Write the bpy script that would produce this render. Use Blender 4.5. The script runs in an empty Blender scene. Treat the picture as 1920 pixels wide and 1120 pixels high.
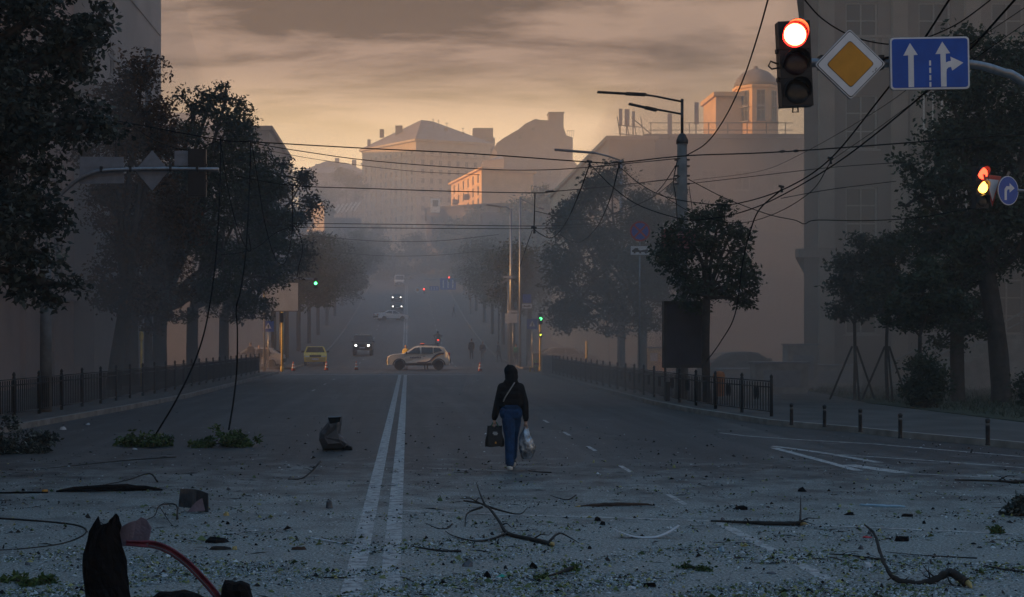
import bpy, bmesh, math, random
import numpy as np
from mathutils import Vector, Matrix
R = math.radians
S = bpy.context.scene
C = S.collection
# ------------------------------------------------------------ camera
F, VX, VY, CH = 2667.0, 765.0, 636.0, 2.12      # focal length / vanishing point in photo pixels, eye height in metres
cam = bpy.data.cameras.new('camera'); co = bpy.data.objects.new('camera', cam); C.objects.link(co)
co.location = (0, 0, CH); co.rotation_euler = (R(90), 0, 0)
cam.sensor_width = 36; cam.lens = F / 1920 * 36
cam.shift_x = (960 - VX) / 1920; cam.shift_y = (VY - 560) / 1920
cam.clip_start = .1; cam.clip_end = 4000
S.camera = co
# ------------------------------------------------------------ world, sun, exposure
SUN_EL, SUN_AHEAD = R(9), R(-4)
sd = Vector((-math.cos(SUN_EL)*math.cos(SUN_AHEAD), math.cos(SUN_EL)*math.sin(SUN_AHEAD), math.sin(SUN_EL)))   # towards the sun
W = bpy.data.worlds.new('World'); S.world = W; W.use_nodes = True
nt = W.node_tree; N = nt.nodes; L = nt.links; N.clear()
def nd(t, **k):
    n = N.new(t)
    for a, b in k.items(): setattr(n, a, b)
    return n
out = nd('ShaderNodeOutputWorld'); bg = nd('ShaderNodeBackground'); bg.inputs[1].default_value = .1
L.new(bg.outputs[0], out.inputs[0])
sky = nd('ShaderNodeTexSky', sky_type='NISHITA', sun_disc=False, sun_elevation=SUN_EL, sun_rotation=math.atan2(sd.x, sd.y), dust_density=3.0)
tc = nd('ShaderNodeTexCoord'); sp = nd('ShaderNodeSeparateXYZ'); L.new(tc.outputs['Generated'], sp.inputs[0])
def math_(op, a, b=None, clamp=False):
    n = nd('ShaderNodeMath', operation=op, use_clamp=clamp)
    for i, v in enumerate((a, b)):
        if v is None: continue
        if isinstance(v, (int, float)): n.inputs[i].default_value = v
        else: L.new(v, n.inputs[i])
    return n.outputs[0]
zc = math_('MAXIMUM', sp.outputs[2], 0.0)
zz = math_('ADD', zc, .05)
cb = nd('ShaderNodeCombineXYZ'); L.new(math_('DIVIDE', sp.outputs[0], zz), cb.inputs[0]); L.new(math_('DIVIDE', sp.outputs[1], zz), cb.inputs[1])
def wnoise(scale, detail, rough, dist):
    mp = nd('ShaderNodeMapping'); mp.inputs['Scale'].default_value = (.62*scale, 1.0*scale, 1); L.new(cb.outputs[0], mp.inputs[0])
    n = nd('ShaderNodeTexNoise'); n.inputs['Scale'].default_value = 1; n.inputs['Detail'].default_value = detail
    n.inputs['Roughness'].default_value = rough; n.inputs['Distortion'].default_value = dist; L.new(mp.outputs[0], n.inputs[0]); return n.outputs[0]
n1 = wnoise(1.6, 9, .64, .35); n2 = wnoise(.5, 3, .5, .2)
cl = math_('ADD', math_('MULTIPLY', n1, .68), math_('MULTIPLY', n2, .32))
ramp = nd('ShaderNodeValToRGB'); L.new(cl, ramp.inputs[0])
e = ramp.color_ramp.elements; e[0].position = .45; e[0].color = (.022, .018, .019, 1); e[1].position = .55; e[1].color = (.25, .17, .13, 1)
# low glow along the horizon
glow = nd('ShaderNodeMapRange', interpolation_type='SMOOTHSTEP'); L.new(zc, glow.inputs[0])
glow.inputs[1].default_value = .200; glow.inputs[2].default_value = .085
az = nd('ShaderNodeVectorMath', operation='DOT_PRODUCT'); L.new(tc.outputs['Generated'], az.inputs[0]); az.inputs[1].default_value = Vector((-.35, .94, 0)).normalized()
azf = nd('ShaderNodeMapRange'); L.new(az.outputs['Value'], azf.inputs[0]); azf.inputs[1].default_value = -1; azf.inputs[2].default_value = 1; azf.inputs[3].default_value = .15; azf.inputs[4].default_value = 1
gf = math_('MULTIPLY', glow.outputs[0], azf.outputs[0])
mxg = nd('ShaderNodeMix', data_type='RGBA'); L.new(math_('MULTIPLY', gf, .70), mxg.inputs[0]); L.new(ramp.outputs[0], mxg.inputs[6]); mxg.inputs[7].default_value = (2.2, 1.5, .76, 1)
sc_ = nd('ShaderNodeMix', data_type='RGBA', blend_type='MULTIPLY'); sc_.inputs[0].default_value = 1; L.new(mxg.outputs[2], sc_.inputs[6]); sc_.inputs[7].default_value = (10, 10, 10, 1)
cov = nd('ShaderNodeMapRange', interpolation_type='SMOOTHSTEP'); L.new(zc, cov.inputs[0]); cov.inputs[1].default_value = .22; cov.inputs[2].default_value = .62; cov.inputs[3].default_value = 1; cov.inputs[4].default_value = .12
skm = nd('ShaderNodeMix', data_type='RGBA', blend_type='MULTIPLY'); skm.inputs[0].default_value = 1; L.new(sky.outputs[0], skm.inputs[6]); skm.inputs[7].default_value = (1.45, 2.5, 3.0, 1)
mxs = nd('ShaderNodeMix', data_type='RGBA'); L.new(cov.outputs[0], mxs.inputs[0]); L.new(skm.outputs[2], mxs.inputs[6]); L.new(sc_.outputs[2], mxs.inputs[7])
L.new(mxs.outputs[2], bg.inputs[0])
sl = bpy.data.lights.new('sun', 'SUN'); sl.energy = 5; sl.angle = R(.5); sl.color = (1, .48, .16)
so = bpy.data.objects.new('sun', sl); C.objects.link(so); so.rotation_euler = sd.to_track_quat('Z', 'Y').to_euler()
vs = S.view_settings; vs.view_transform = 'Standard'; vs.look = 'None'; vs.exposure = 0.42; vs.gamma = 1; vs.use_curve_mapping = False
cy = S.cycles; cy.use_denoising = True; cy.max_bounces = 6; cy.diffuse_bounces = 3; cy.glossy_bounces = 2; cy.transmission_bounces = 4; cy.volume_bounces = 2
cy.transparent_max_bounces = 8; cy.caustics_reflective = False; cy.caustics_refractive = False; cy.sample_clamp_indirect = 6
# ------------------------------------------------------------ helpers
rnd = random.Random(7); rng = np.random.default_rng(7)
def P(px, py, d): return Vector(((px - VX)/F*d, d, CH - (py - VY)/F*d))
def G(px, py, z=0.0):
    d = F*(CH - z)/(py - VY); return Vector(((px - VX)/F*d, d, z))
_zy = np.array([-50, 0, 95, 110, 122, 133, 146, 170, 197, 218, 242, 300, 360, 420, 480, 560, 700, 900.])
_zz = np.array([0, 0, 0, .08, .28, .6, 1.15, 2.6, 4.6, 6.3, 8.4, 13.6, 19.5, 25.5, 31, 36, 40, 42.])
def zr(y): return float(np.interp(y, _zy, _zz))
def mat(name, col, rough=.8, var=.25, scale=6., bump=.15, metal=0., spec=.4, detail=6, col2=None, coord='Object', emit=0, bscale=None):
    m = bpy.data.materials.new(name); m.use_nodes = True; t = m.node_tree; n = t.nodes; b = n['Principled BSDF']
    b.inputs['Roughness'].default_value = rough; b.inputs['Metallic'].default_value = metal; b.inputs['Specular IOR Level'].default_value = spec
    tcn = n.new('ShaderNodeTexCoord'); no = n.new('ShaderNodeTexNoise'); no.inputs['Scale'].default_value = scale; no.inputs['Detail'].default_value = detail
    t.links.new(tcn.outputs[coord], no.inputs[0])
    r = n.new('ShaderNodeValToRGB'); t.links.new(no.outputs[0], r.inputs[0])
    r.color_ramp.elements[0].position = .3; r.color_ramp.elements[1].position = .7
    lo = [c*(1-var) for c in col]; hi = list(col2) if col2 else [min(1, c*(1+var)) for c in col]
    r.color_ramp.elements[0].color = (*lo, 1); r.color_ramp.elements[1].color = (*hi, 1)
    t.links.new(r.outputs[0], b.inputs['Base Color'])
    if bump:
        bp = n.new('ShaderNodeBump'); bp.inputs['Strength'].default_value = bump; bp.inputs['Distance'].default_value = .02
        n2 = n.new('ShaderNodeTexNoise'); n2.inputs['Scale'].default_value = bscale or scale*4; n2.inputs['Detail'].default_value = 4
        t.links.new(tcn.outputs[coord], n2.inputs[0]); t.links.new(n2.outputs[0], bp.inputs['Height']); t.links.new(bp.outputs[0], b.inputs['Normal'])
    if emit:
        b.inputs['Emission Color'].default_value = (*col, 1); b.inputs['Emission Strength'].default_value = emit
    return m
def leafmat(name, c1, c2, c3, rough=.65):
    m = bpy.data.materials.new(name); m.use_nodes = True; t = m.node_tree; n = t.nodes; b = n['Principled BSDF']
    a = n.new('ShaderNodeAttribute'); a.attribute_name = 'tint'; r = n.new('ShaderNodeValToRGB'); t.links.new(a.outputs['Fac'], r.inputs[0])
    r.color_ramp.elements[0].color = (*c1, 1); r.color_ramp.elements[1].color = (*c3, 1); el = r.color_ramp.elements.new(.55); el.color = (*c2, 1)
    t.links.new(r.outputs[0], b.inputs['Base Color']); b.inputs['Roughness'].default_value = rough; b.inputs['Specular IOR Level'].default_value = .35
    tr = n.new('ShaderNodeBsdfTranslucent'); t.links.new(r.outputs[0], tr.inputs[0]); mx = n.new('ShaderNodeMixShader'); mx.inputs[0].default_value = .25
    o = n['Material Output']; t.links.new(b.outputs[0], mx.inputs[1]); t.links.new(tr.outputs[0], mx.inputs[2]); t.links.new(mx.outputs[0], o.inputs[0])
    return m
def emat(name, col, s):
    m = bpy.data.materials.new(name); m.use_nodes = True; n = m.node_tree.nodes; b = n['Principled BSDF']
    b.inputs['Base Color'].default_value = (*[min(1, c*.3) for c in col], 1); b.inputs['Emission Color'].default_value = (*col, 1); b.inputs['Emission Strength'].default_value = s
    return m
def gmat(name, col=(.02, .024, .028), rough=.08):
    return mat(name, col, rough, .2, 1.5, 0, 0, .6)
class MB:
    def __init__(s): s.v = []; s.f = []; s.m = []; s.mi = 0; s.sm = False; s.smf = []
    def add(s, vs, fs):
        o = len(s.v); s.v += [tuple(v) for v in vs]
        for f in fs: s.f.append([o+i for i in f]); s.m.append(s.mi); s.smf.append(s.sm)
        return s
    def box(s, c, d, rz=0, M=None):
        x, y, z = d[0]/2, d[1]/2, d[2]/2
        vs = [Vector((a*x, b*y, e*z)) for e in (-1, 1) for b in (-1, 1) for a in (-1, 1)]
        if M is None: M = Matrix.Rotation(rz, 3, 'Z') if rz else None
        vs = [(M @ v if M else v) + Vector(c) for v in vs]
        return s.add(vs, [(0,2,3,1),(4,5,7,6),(0,1,5,4),(2,6,7,3),(0,4,6,2),(1,3,7,5)])
    def tube(s, pts, r, n=8, cap=True, smooth=True):
        pts = [Vector(p) for p in pts]; k = len(pts)
        rs = r if isinstance(r, (list, tuple)) else [r]*k
        vs = []; up = None
        for i, p in enumerate(pts):
            t = (pts[min(i+1, k-1)] - pts[max(i-1, 0)]); t = t.normalized() if t.length > 1e-9 else Vector((0,0,1))
            if up is None: up = Vector((1,0,0)) if abs(t.x) < .8 else Vector((0,1,0))
            a = (up - t*up.dot(t)); a = a.normalized() if a.length > 1e-6 else t.orthogonal().normalized(); b = t.cross(a); up = a
            vs += [p + (a*math.cos(2*math.pi*j/n) + b*math.sin(2*math.pi*j/n))*rs[i] for j in range(n)]
        fs = [(i*n+j, i*n+(j+1)%n, (i+1)*n+(j+1)%n, (i+1)*n+j) for i in range(k-1) for j in range(n)]
        q = s.sm; s.sm = smooth; s.add(vs, fs)
        s.sm = False
        if cap:
            o = len(s.v) - len(vs)
            s.f.append([o+j for j in range(n)][::-1]); s.m.append(s.mi); s.smf.append(False)
            s.f.append([o+(k-1)*n+j for j in range(n)]); s.m.append(s.mi); s.smf.append(False)
        s.sm = q; return s
    def lathe(s, prof, c=(0,0,0), n=16, axis='Z'):
        c = Vector(c); vs = []
        for (r, z) in prof:
            for j in range(n):
                a = 2*math.pi*j/n
                v = Vector((r*math.cos(a), r*math.sin(a), z))
                if axis == 'Y': v = Vector((v.x, v.z, v.y))
                if axis == 'X': v = Vector((v.z, v.x, v.y))
                vs.append(v + c)
        k = len(prof); q = s.sm; s.sm = True
        s.add(vs, [(i*n+j, i*n+(j+1)%n, (i+1)*n+(j+1)%n, (i+1)*n+j) for i in range(k-1) for j in range(n)]); s.sm = q
        o = len(s.v) - len(vs)
        for base, rev in ((0, 1), ((k-1)*n, 0)):
            if prof[0 if rev else -1][0] > 1e-5:
                ff = [o+base+j for j in range(n)]; s.f.append(ff[::-1] if rev else ff); s.m.append(s.mi); s.smf.append(False)
        return s
    def prism(s, poly, o, u, v, t):        # polygon in (u,v) axes at origin o, extruded by vector t
        o, u, v, t = Vector(o), Vector(u), Vector(v), Vector(t); k = len(poly)
        a = [o + u*p[0] + v*p[1] for p in poly]; b = [x + t for x in a]
        return s.add(a + b, [list(range(k))[::-1], list(range(k, 2*k))] + [(i, (i+1) % k, k+(i+1) % k, k+i) for i in range(k)])
    def build(s, name, mats, parent=None, local=False, kind=None):
        me = bpy.data.meshes.new(name); vs = s.v
        if parent is not None and not local:
            off = Vector((0,0,0)); q = parent
            while q is not None: off += q.location; q = q.parent
            vs = [(x-off.x, y-off.y, z-off.z) for x, y, z in s.v]
        me.from_pydata(vs, [], s.f)
        if not isinstance(mats, (list, tuple)): mats = [mats]
        for m in mats: me.materials.append(m)
        if len(mats) > 1: me.polygons.foreach_set('material_index', s.m)
        me.polygons.foreach_set('use_smooth', s.smf)
        bm = bmesh.new(); bm.from_mesh(me); bmesh.ops.recalc_face_normals(bm, faces=bm.faces); bm.to_mesh(me); bm.free()
        o = bpy.data.objects.new(name, me); C.objects.link(o)
        if parent is not None: o.parent = parent
        if kind: o['kind'] = kind
        return o
def tag(o, label, cat, group=None):
    o['label'] = label; o['category'] = cat
    if group: o['group'] = group
    return o
def thing(name, label, cat, loc=(0,0,0), rz=0, group=None):
    o = bpy.data.objects.new(name, None); C.objects.link(o); o.location = loc; o.rotation_euler = (0, 0, rz); o.empty_display_size = .2
    return tag(o, label, cat, group)
def dup(o, parent=None):
    c = o.copy(); C.objects.link(c); c.parent = parent
    for ch in list(o.children): dup(ch, c)
    return c
def inst(name, me, parent, loc, rz=0, rot=None):
    o = bpy.data.objects.new(name, me); C.objects.link(o); o.parent = parent; o.location = loc; o.rotation_euler = rot or (0, 0, rz); return o
def struct(o): o['kind'] = 'structure'; return o
def spline(pts, n=10):
    pts = [Vector(p) for p in pts]
    if len(pts) < 3: return [pts[0].lerp(pts[-1], i/n) for i in range(n+1)]
    q = [pts[0]*2-pts[1]] + pts + [pts[-1]*2-pts[-2]]; o = []
    for i in range(1, len(q)-2):
        for j in range(n):
            t = j/n; a, b, c, d = q[i-1], q[i], q[i+1], q[i+2]
            o.append(.5*((2*b) + (c-a)*t + (2*a-5*b+4*c-d)*t*t + (3*b-a-3*c+d)*t*t*t))
    return o + [pts[-1]]
# ------------------------------------------------------------ shared materials
m_conc = mat('concrete', (.26, .25, .24), .85, .3, 3, .2)
m_pole = mat('pole_concrete', (.13, .13, .13), .8, .3, 4, .2)
m_metal = mat('galvanised_steel', (.25, .26, .28), .42, .2, 12, .05, .8)
m_dark = mat('dark_metal', (.02, .02, .022), .5, .4, 10, .1, .3)
m_black = mat('black_plastic', (.012, .012, .013), .5, .3, 12, .05)
m_wire = mat('wire_rubber', (.006, .006, .007), 1, .2, 10, 0, 0, 0)
m_white = mat('white_paint', (.72, .72, .70), .5, .1, 5, .03)
m_reflw = mat('sign_white', (.66, .67, .70), .45, .08, 6, .02)
m_blue = mat('sign_blue', (.004, .075, .40), .42, .15, 4, .02)
m_amber = mat('sign_amber', (.56, .25, .018), .45, .12, 6, .02)
m_red = mat('sign_red', (.42, .02, .02), .45, .1, 6, .02)
m_signback = mat('sign_back_grey', (.21, .23, .27), .5, .15, 5, .02, .3)
m_glass = gmat('window_glass')
m_rubber = mat('tyre_rubber', (.012, .012, .012), .85, .3, 14, .1)
m_red_on = emat('lamp_red_lit', (1, .13, .04), 30); m_red_rim = emat('lamp_red_rim', (1, .018, .012), 7)
m_amb_on = emat('lamp_amber_lit', (1, .45, .06), 6)
m_red_dim = emat('lamp_red_dim', (1, .05, .02), 5)
m_grn_on = emat('lamp_green_lit', (.08, 1, .22), 6)
m_yel_on = emat('lamp_yellow_lit', (.75, .9, .05), 4)
m_head_on = emat('headlight_lit', (1, .93, .82), 6); m_red_far = emat('lamp_red_far', (1, .05, .03), 6)
m_tail_on = emat('taillight_lit', (1, .05, .03), 2.5)
# ============================================================ GROUND
def asphalt():
    m = bpy.data.materials.new('asphalt'); m.use_nodes = True; t = m.node_tree; n = t.nodes; b = n['Principled BSDF']; lk = t.links.new
    tcn = n.new('ShaderNodeTexCoord')
    def noise(s, d=5, r=.55, mapscale=None):
        x = n.new('ShaderNodeTexNoise'); x.inputs['Scale'].default_value = s; x.inputs['Detail'].default_value = d; x.inputs['Roughness'].default_value = r
        if mapscale:
            mp = n.new('ShaderNodeMapping'); mp.inputs['Scale'].default_value = mapscale; lk(tcn.outputs['Object'], mp.inputs[0]); lk(mp.outputs[0], x.inputs[0])
        else: lk(tcn.outputs['Object'], x.inputs[0])
        return x.outputs[0]
    def ramp(x, a, b_, c1, c2):
        r = n.new('ShaderNodeValToRGB'); lk(x, r.inputs[0]); r.color_ramp.elements[0].position = a; r.color_ramp.elements[1].position = b_
        r.color_ramp.elements[0].color = (*c1, 1); r.color_ramp.elements[1].color = (*c2, 1); return r.outputs[0]
    def mix(f, a, b_, mode='MIX'):
        x = n.new('ShaderNodeMix'); x.data_type = 'RGBA'; x.blend_type = mode
        for i, v in ((0, f), (6, a), (7, b_)):
            if isinstance(v, (int, float)): x.inputs[i].default_value = v
            elif isinstance(v, tuple): x.inputs[i].default_value = (*v, 1)
            else: lk(v, x.inputs[i])
        return x.outputs[2]
    base = ramp(noise(.35, 4), .3, .7, (.036, .036, .038), (.062, .060, .058))
    grain = ramp(noise(55, 3, .7), .35, .7, (.45, .45, .45), (1.55, 1.55, 1.55))
    c = mix(.8, base, grain, 'MULTIPLY')
    streak = ramp(noise(1, 5, .5, (2.2, .09, 1)), .42, .68, (.55, .55, .56), (1.35, 1.34, 1.32)); c = mix(.85, c, streak, 'MULTIPLY')
    # resurfaced patches with straight edges
    pv = n.new('ShaderNodeTexVoronoi'); pv.distance = 'CHEBYCHEV'; pv.inputs['Scale'].default_value = 1; pm_ = n.new('ShaderNodeMapping'); pm_.inputs['Scale'].default_value = (.30, .11, 1); lk(tcn.outputs['Object'], pm_.inputs[0]); lk(pm_.outputs[0], pv.inputs[0])
    bw = n.new('ShaderNodeSeparateColor'); lk(pv.outputs['Color'], bw.inputs[0]); c = mix(.75, c, ramp(bw.outputs[0], .15, .9, (.66, .66, .68), (1.28, 1.25, 1.2)), 'MULTIPLY')
    # oil and water stains
    c = mix(.8, c, ramp(noise(.9, 7, .68), .30, .46, (.42, .42, .44), (1, 1, 1)), 'MULTIPLY')
    # tar seams
    vo = n.new('ShaderNodeTexVoronoi'); vo.feature = 'DISTANCE_TO_EDGE'; vo.inputs['Scale'].default_value = .16; mp = n.new('ShaderNodeMapping'); mp.inputs['Scale'].default_value = (1.2, .7, 1)
    dn = n.new('ShaderNodeTexNoise'); dn.inputs['Scale'].default_value = 1.1; dn.inputs['Detail'].default_value = 4; lk(tcn.outputs['Object'], dn.inputs[0])
    va = n.new('ShaderNodeVectorMath'); va.operation = 'ADD'; lk(tcn.outputs['Object'], va.inputs[0]); vm = n.new('ShaderNodeVectorMath'); vm.operation = 'SCALE'; vm.inputs[3].default_value = 1.2; lk(dn.outputs['Color'], vm.inputs[0]); lk(vm.outputs[0], va.inputs[1])
    lk(va.outputs[0], mp.inputs[0]); lk(mp.outputs[0], vo.inputs[0])
    c = mix(.55, c, ramp(vo.outputs[0], .004, .012, (.35, .35, .35), (1, 1, 1)), 'MULTIPLY')
    # pale blast dust, thick over the near 20 m of road, ragged edge
    sx = n.new('ShaderNodeSeparateXYZ'); lk(tcn.outputs['Object'], sx.inputs[0])
    mr = n.new('ShaderNodeMapRange'); lk(sx.outputs[1], mr.inputs[0]); mr.inputs[1].default_value = 27; mr.inputs[2].default_value = 11.5; mr.inputs[3].default_value = -.16; mr.inputs[4].default_value = .34
    ad = n.new('ShaderNodeMath'); ad.operation = 'ADD'; lk(noise(1.3, 8, .72), ad.inputs[0]); lk(mr.outputs[0], ad.inputs[1])
    dm = ramp(ad.outputs[0], .42, .72, (0, 0, 0), (1, 1, 1))
    fine = ramp(noise(34, 6, .75), .40, .66, (.045, .052, .049), (.46, .51, .49))
    c = mix(dm, c, fine)
    lk(c, b.inputs['Base Color']); b.inputs['Roughness'].default_value = .6; b.inputs['Specular IOR Level'].default_value = .45
    bp = n.new('ShaderNodeBump'); bp.inputs['Strength'].default_value = .55; bp.inputs['Distance'].default_value = .02; lk(noise(45, 4, .7), bp.inputs['Height']); lk(bp.outputs[0], b.inputs['Normal'])
    return m
m_asph = asphalt()
m_pave = mat('paving_dusty', (.062, .058, .055), .85, .35, .8, .3, bscale=20)
m_kerb = mat('kerb_granite', (.20, .185, .17), .8, .35, 2.5, .25)
m_soil = mat('ground_soil', (.07, .06, .05), .95, .4, .3, .3)
m_grass = mat('grass_base', (.028, .034, .018), .95, .5, 1.2, .4)
def mark_mat():
    m = bpy.data.materials.new('road_paint_worn'); m.use_nodes = True; t = m.node_tree; n = t.nodes; b = n['Principled BSDF']; lk = t.links.new
    tcn = n.new('ShaderNodeTexCoord')
    a = n.new('ShaderNodeTexNoise'); a.inputs['Scale'].default_value = 7; a.inputs['Detail'].default_value = 9; a.inputs['Roughness'].default_value = .75; lk(tcn.outputs['Object'], a.inputs[0])
    r = n.new('ShaderNodeValToRGB'); lk(a.outputs[0], r.inputs[0]); r.color_ramp.elements[0].position = .36; r.color_ramp.elements[1].position = .56
    r.color_ramp.elements[0].color = (.07, .07, .07, 1); r.color_ramp.elements[1].color = (.44, .44, .43, 1)
    lk(r.outputs[0], b.inputs['Base Color']); b.inputs['Roughness'].default_value = .75
    bp = n.new('ShaderNodeBump'); bp.inputs['Strength'].default_value = .3; bp.inputs['Distance'].default_value = .01; lk(a.outputs[0], bp.inputs['Height']); lk(bp.outputs[0], b.inputs['Normal'])
    return m
m_mark = mark_mat()
# terrain under everything
xs = [-120, -80, -60, -42, -30, -20, -12, 0, 12, 20, 30, 45, 70, 110, 150]; ys = list(range(-14, 90, 13)) + list(range(95, 660, 12))
b = MB(); nx = len(xs)
b.v = [(x, y, zr(y) - .06 + (max(0, abs(x)-22)*.06 if y > 150 else 0)*min(1, max(0, (y-150))/80)) for y in ys for x in xs]
for j in range(len(ys)-1):
    for i in range(nx-1): b.f.append([j*nx+i, j*nx+i+1, (j+1)*nx+i+1, (j+1)*nx+i]); b.m.append(0); b.smf.append(True)
struct(b.build('terrain', m_soil))
# kerb lines (x of the road edge along y)
RK = [(8.0, 87), (7.85, 60), (7.85, 46), (8.1, 41), (8.9, 35), (10.06, 32.2), (10.5, 30.6), (11.9, 27), (16, 24.4), (30, 23), (60, 22)]
LK = [(-10.2, -14), (-9.6, 20), (-9.1, 33), (-8.4, 42), (-7.9, 52), (-7.9, 87)]
b = MB()
def lkx(y): return float(np.interp(y, [p[1] for p in LK], [p[0] for p in LK]))
def rkx(y):
    a = RK[::-1]; return float(np.interp(y, [p[1] for p in a], [p[0] for p in a]))
yl = sorted(set([-14, -6, 4, 8, 11.9, 12.1, 16, 20, 22] + [p[1] for p in RK] + [p[1] for p in LK] + [55, 65, 75]))
for y0, y1 in zip(yl, yl[1:]):
    if y0 >= 87: continue
    def right(y, side): return 60 if 12 <= y <= 22 else (9.6 if y < 12 else rkx(y))
    r0 = right(y0 + 1e-3, 0); r1 = right(y1 - 1e-3, 1)
    b.add([(lkx(y0), y0, 0), (r0, y0, 0), (r1, y1, 0), (lkx(y1), y1, 0)], [(0, 1, 2, 3)])
b.add([(-110, 87, 0), (-7.9, 87, 0), (8, 87, 0), (110, 87, 0), (110, 99, 0), (8, 99, 0), (-7.9, 99, 0), (-110, 99, 0)], [(0, 1, 6, 7), (1, 2, 5, 6), (2, 3, 4, 5)])
yy = list(np.arange(99, 330, 5.0))
for y0, y1 in zip(yy, yy[1:]): b.add([(-7.9, y0, zr(y0)), (8, y0, zr(y0)), (8, y1, zr(y1)), (-7.9, y1, zr(y1))], [(0, 1, 2, 3)])
struct(b.build('road', m_asph))
def slab(name, poly, h, m, zf=None):
    b = MB(); b.prism([(p[0], p[1]) for p in poly], (0, 0, -.05), (1, 0, 0), (0, 1, 0), (0, 0, h+.05)); return struct(b.build(name, m))
def kerb(name, pts, side, closed=False):
    b = MB(); w = .16*side
    pts = [Vector((p[0], p[1], p[2] if len(p) > 2 else 0)) for p in pts]; nrm = []
    for i, p in enumerate(pts):
        t = (pts[min(i+1, len(pts)-1)] - pts[max(0, i-1)]).normalized(); nrm.append(Vector((-t.y, t.x, 0))*w)
    for i in range(len(pts)-1):
        a, c, na, nc = pts[i], pts[i+1], nrm[i], nrm[i+1]; z0, z1 = Vector((0, 0, -.05)), Vector((0, 0, .137))
        v = [a+z0, a+na+z0, c+nc+z0, c+z0, a+z1, a+na+z1, c+nc+z1, c+z1]
        b.add(v, [(0, 3, 7, 4), (1, 5, 6, 2), (4, 7, 6, 5)] + ([(0, 4, 5, 1)] if i == 0 else []) + ([(2, 6, 7, 3)] if i == len(pts)-2 else []))
    return struct(b.build(name, m_kerb))
slab('pavement_right', [(p[0]+.1, p[1]+(.1 if p[1] < 33 else 0)) for p in RK[::-1]] + [(60, 87)], .13, m_pave)
slab('pavement_left', [(p[0]-.1, p[1]) for p in LK[::-1]] + [(-40, -14), (-40, 87)], .13, m_pave)
slab('pavement_corner', [(9.7, -14), (60, -14), (60, 11.9), (9.7, 11.9)], .13, m_pave)
for nm, x0, x1 in (('pavement_hill_left', -15, -8.0), ('pavement_hill_right', 8.1, 16)):
    b = MB()
    for y0, y1 in zip(yy, yy[1:]):
        z0, z1 = zr(y0), zr(y1); b.add([(x0, y0, z0+.13), (x1, y0, z0+.13), (x1, y1, z1+.13), (x0, y1, z1+.13), (x0, y0, z0-.05), (x1, y0, z0-.05), (x1, y1, z1-.05), (x0, y1, z1-.05)], [(0, 1, 2, 3), (1, 5, 6, 2), (0, 3, 7, 4)] + ([(0, 4, 5, 1)] if y0 == yy[0] else []))
    struct(b.build(nm, m_pave))
kerb('kerb_right', RK, 1); kerb('kerb_left', LK[::-1], -1)
kerb('kerb_hill_left', [(-7.9, y, zr(y)) for y in yy], 1); kerb('kerb_hill_right', [(8, y, zr(y)) for y in yy], -1)
slab('lawn', [(14.3, 44), (14.7, 34), (16.5, 30), (26, 28), (58, 28), (58, 59), (15.4, 59), (15.2, 52)], .15, m_grass)
# kerb-top gutter dirt: brown strip of soil along the left gutter
# painted markings, 4 mm sheets
def strip(name, pts, w, label=None):
    b = MB(); pts = [Vector((*p[:2], (p[2] if len(p) > 2 else 0)+.004)) for p in pts]
    L_, R_ = [], []
    for i, p in enumerate(pts):
        t = (pts[min(i+1, len(pts)-1)] - pts[max(0, i-1)]); t.z = 0; t.normalize(); n_ = Vector((-t.y, t.x, 0))*w/2; L_.append(p+n_); R_.append(p-n_)
    k = len(pts); b.add(L_+R_, [(i, i+1, k+i+1, k+i) for i in range(k-1)]); return struct(b.build(name, m_mark))
for x in (-.475, -.155): strip('centre_line', [(x, y) for y in np.arange(7, 84.1, 3.5)], .175)
for x in (-.475, -.155): strip('centre_line', [(x, y, zr(y)) for y in np.arange(104, 300, 4)], .15)
strip('lane_line', [(3.75, 6), (3.72, 12), (3.58, 16.6)], .13)
for y in (18.2, 22.6, 26.9, 31.2, 36, 62, 72): strip('lane_line', [(3.55, y), (3.55, y+1.2)], .08)
for y in (58, 66, 74): strip('lane_line', [(-3.9, y), (-3.9, y+1.6)], .09)
for y in range(106, 260, 8):
    for x in (3.6, -3.9): strip('lane_line', [(x, y, zr(y)), (x, y+3, zr(y+3))], .12)
def gs(*p): return [tuple(G(*q)[:2]) for q in p]
strip('stop_line', gs((752, 958), (960, 966), (1140, 971), (1400, 980), (1640, 990), (1900, 1002)), .10)
strip('crossing_line', gs((575, 1008), (610, 1014), (662, 1023)), .07)
strip('crossing_line', gs((800, 878), (952, 884)), .07)
strip('crossing_line', gs((405, 1002), (470, 996), (540, 990)), .06)
strip('edge_line', gs((1350, 812), (1400, 818), (1500, 825), (1640, 833), (1920, 857)), .11)
strip('island_line', gs((1450, 837), (1540, 849), (1650, 868)), .16)
strip('island_line', gs((1450, 840), (1540, 864), (1610, 883)), .16)
strip('island_line', gs((1590, 872), (1692, 887)), .30)
strip('island_line', gs((1696, 888), (1913, 898)), .08)
strip('island_line', gs((1540, 851), (1700, 861), (1925, 878)), .10)
strip('island_line', gs((1833, 892), (1877, 893)), .26)
strip('crossing_bar', [(-7, 84.5), (7.2, 84.5)], .5)
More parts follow.
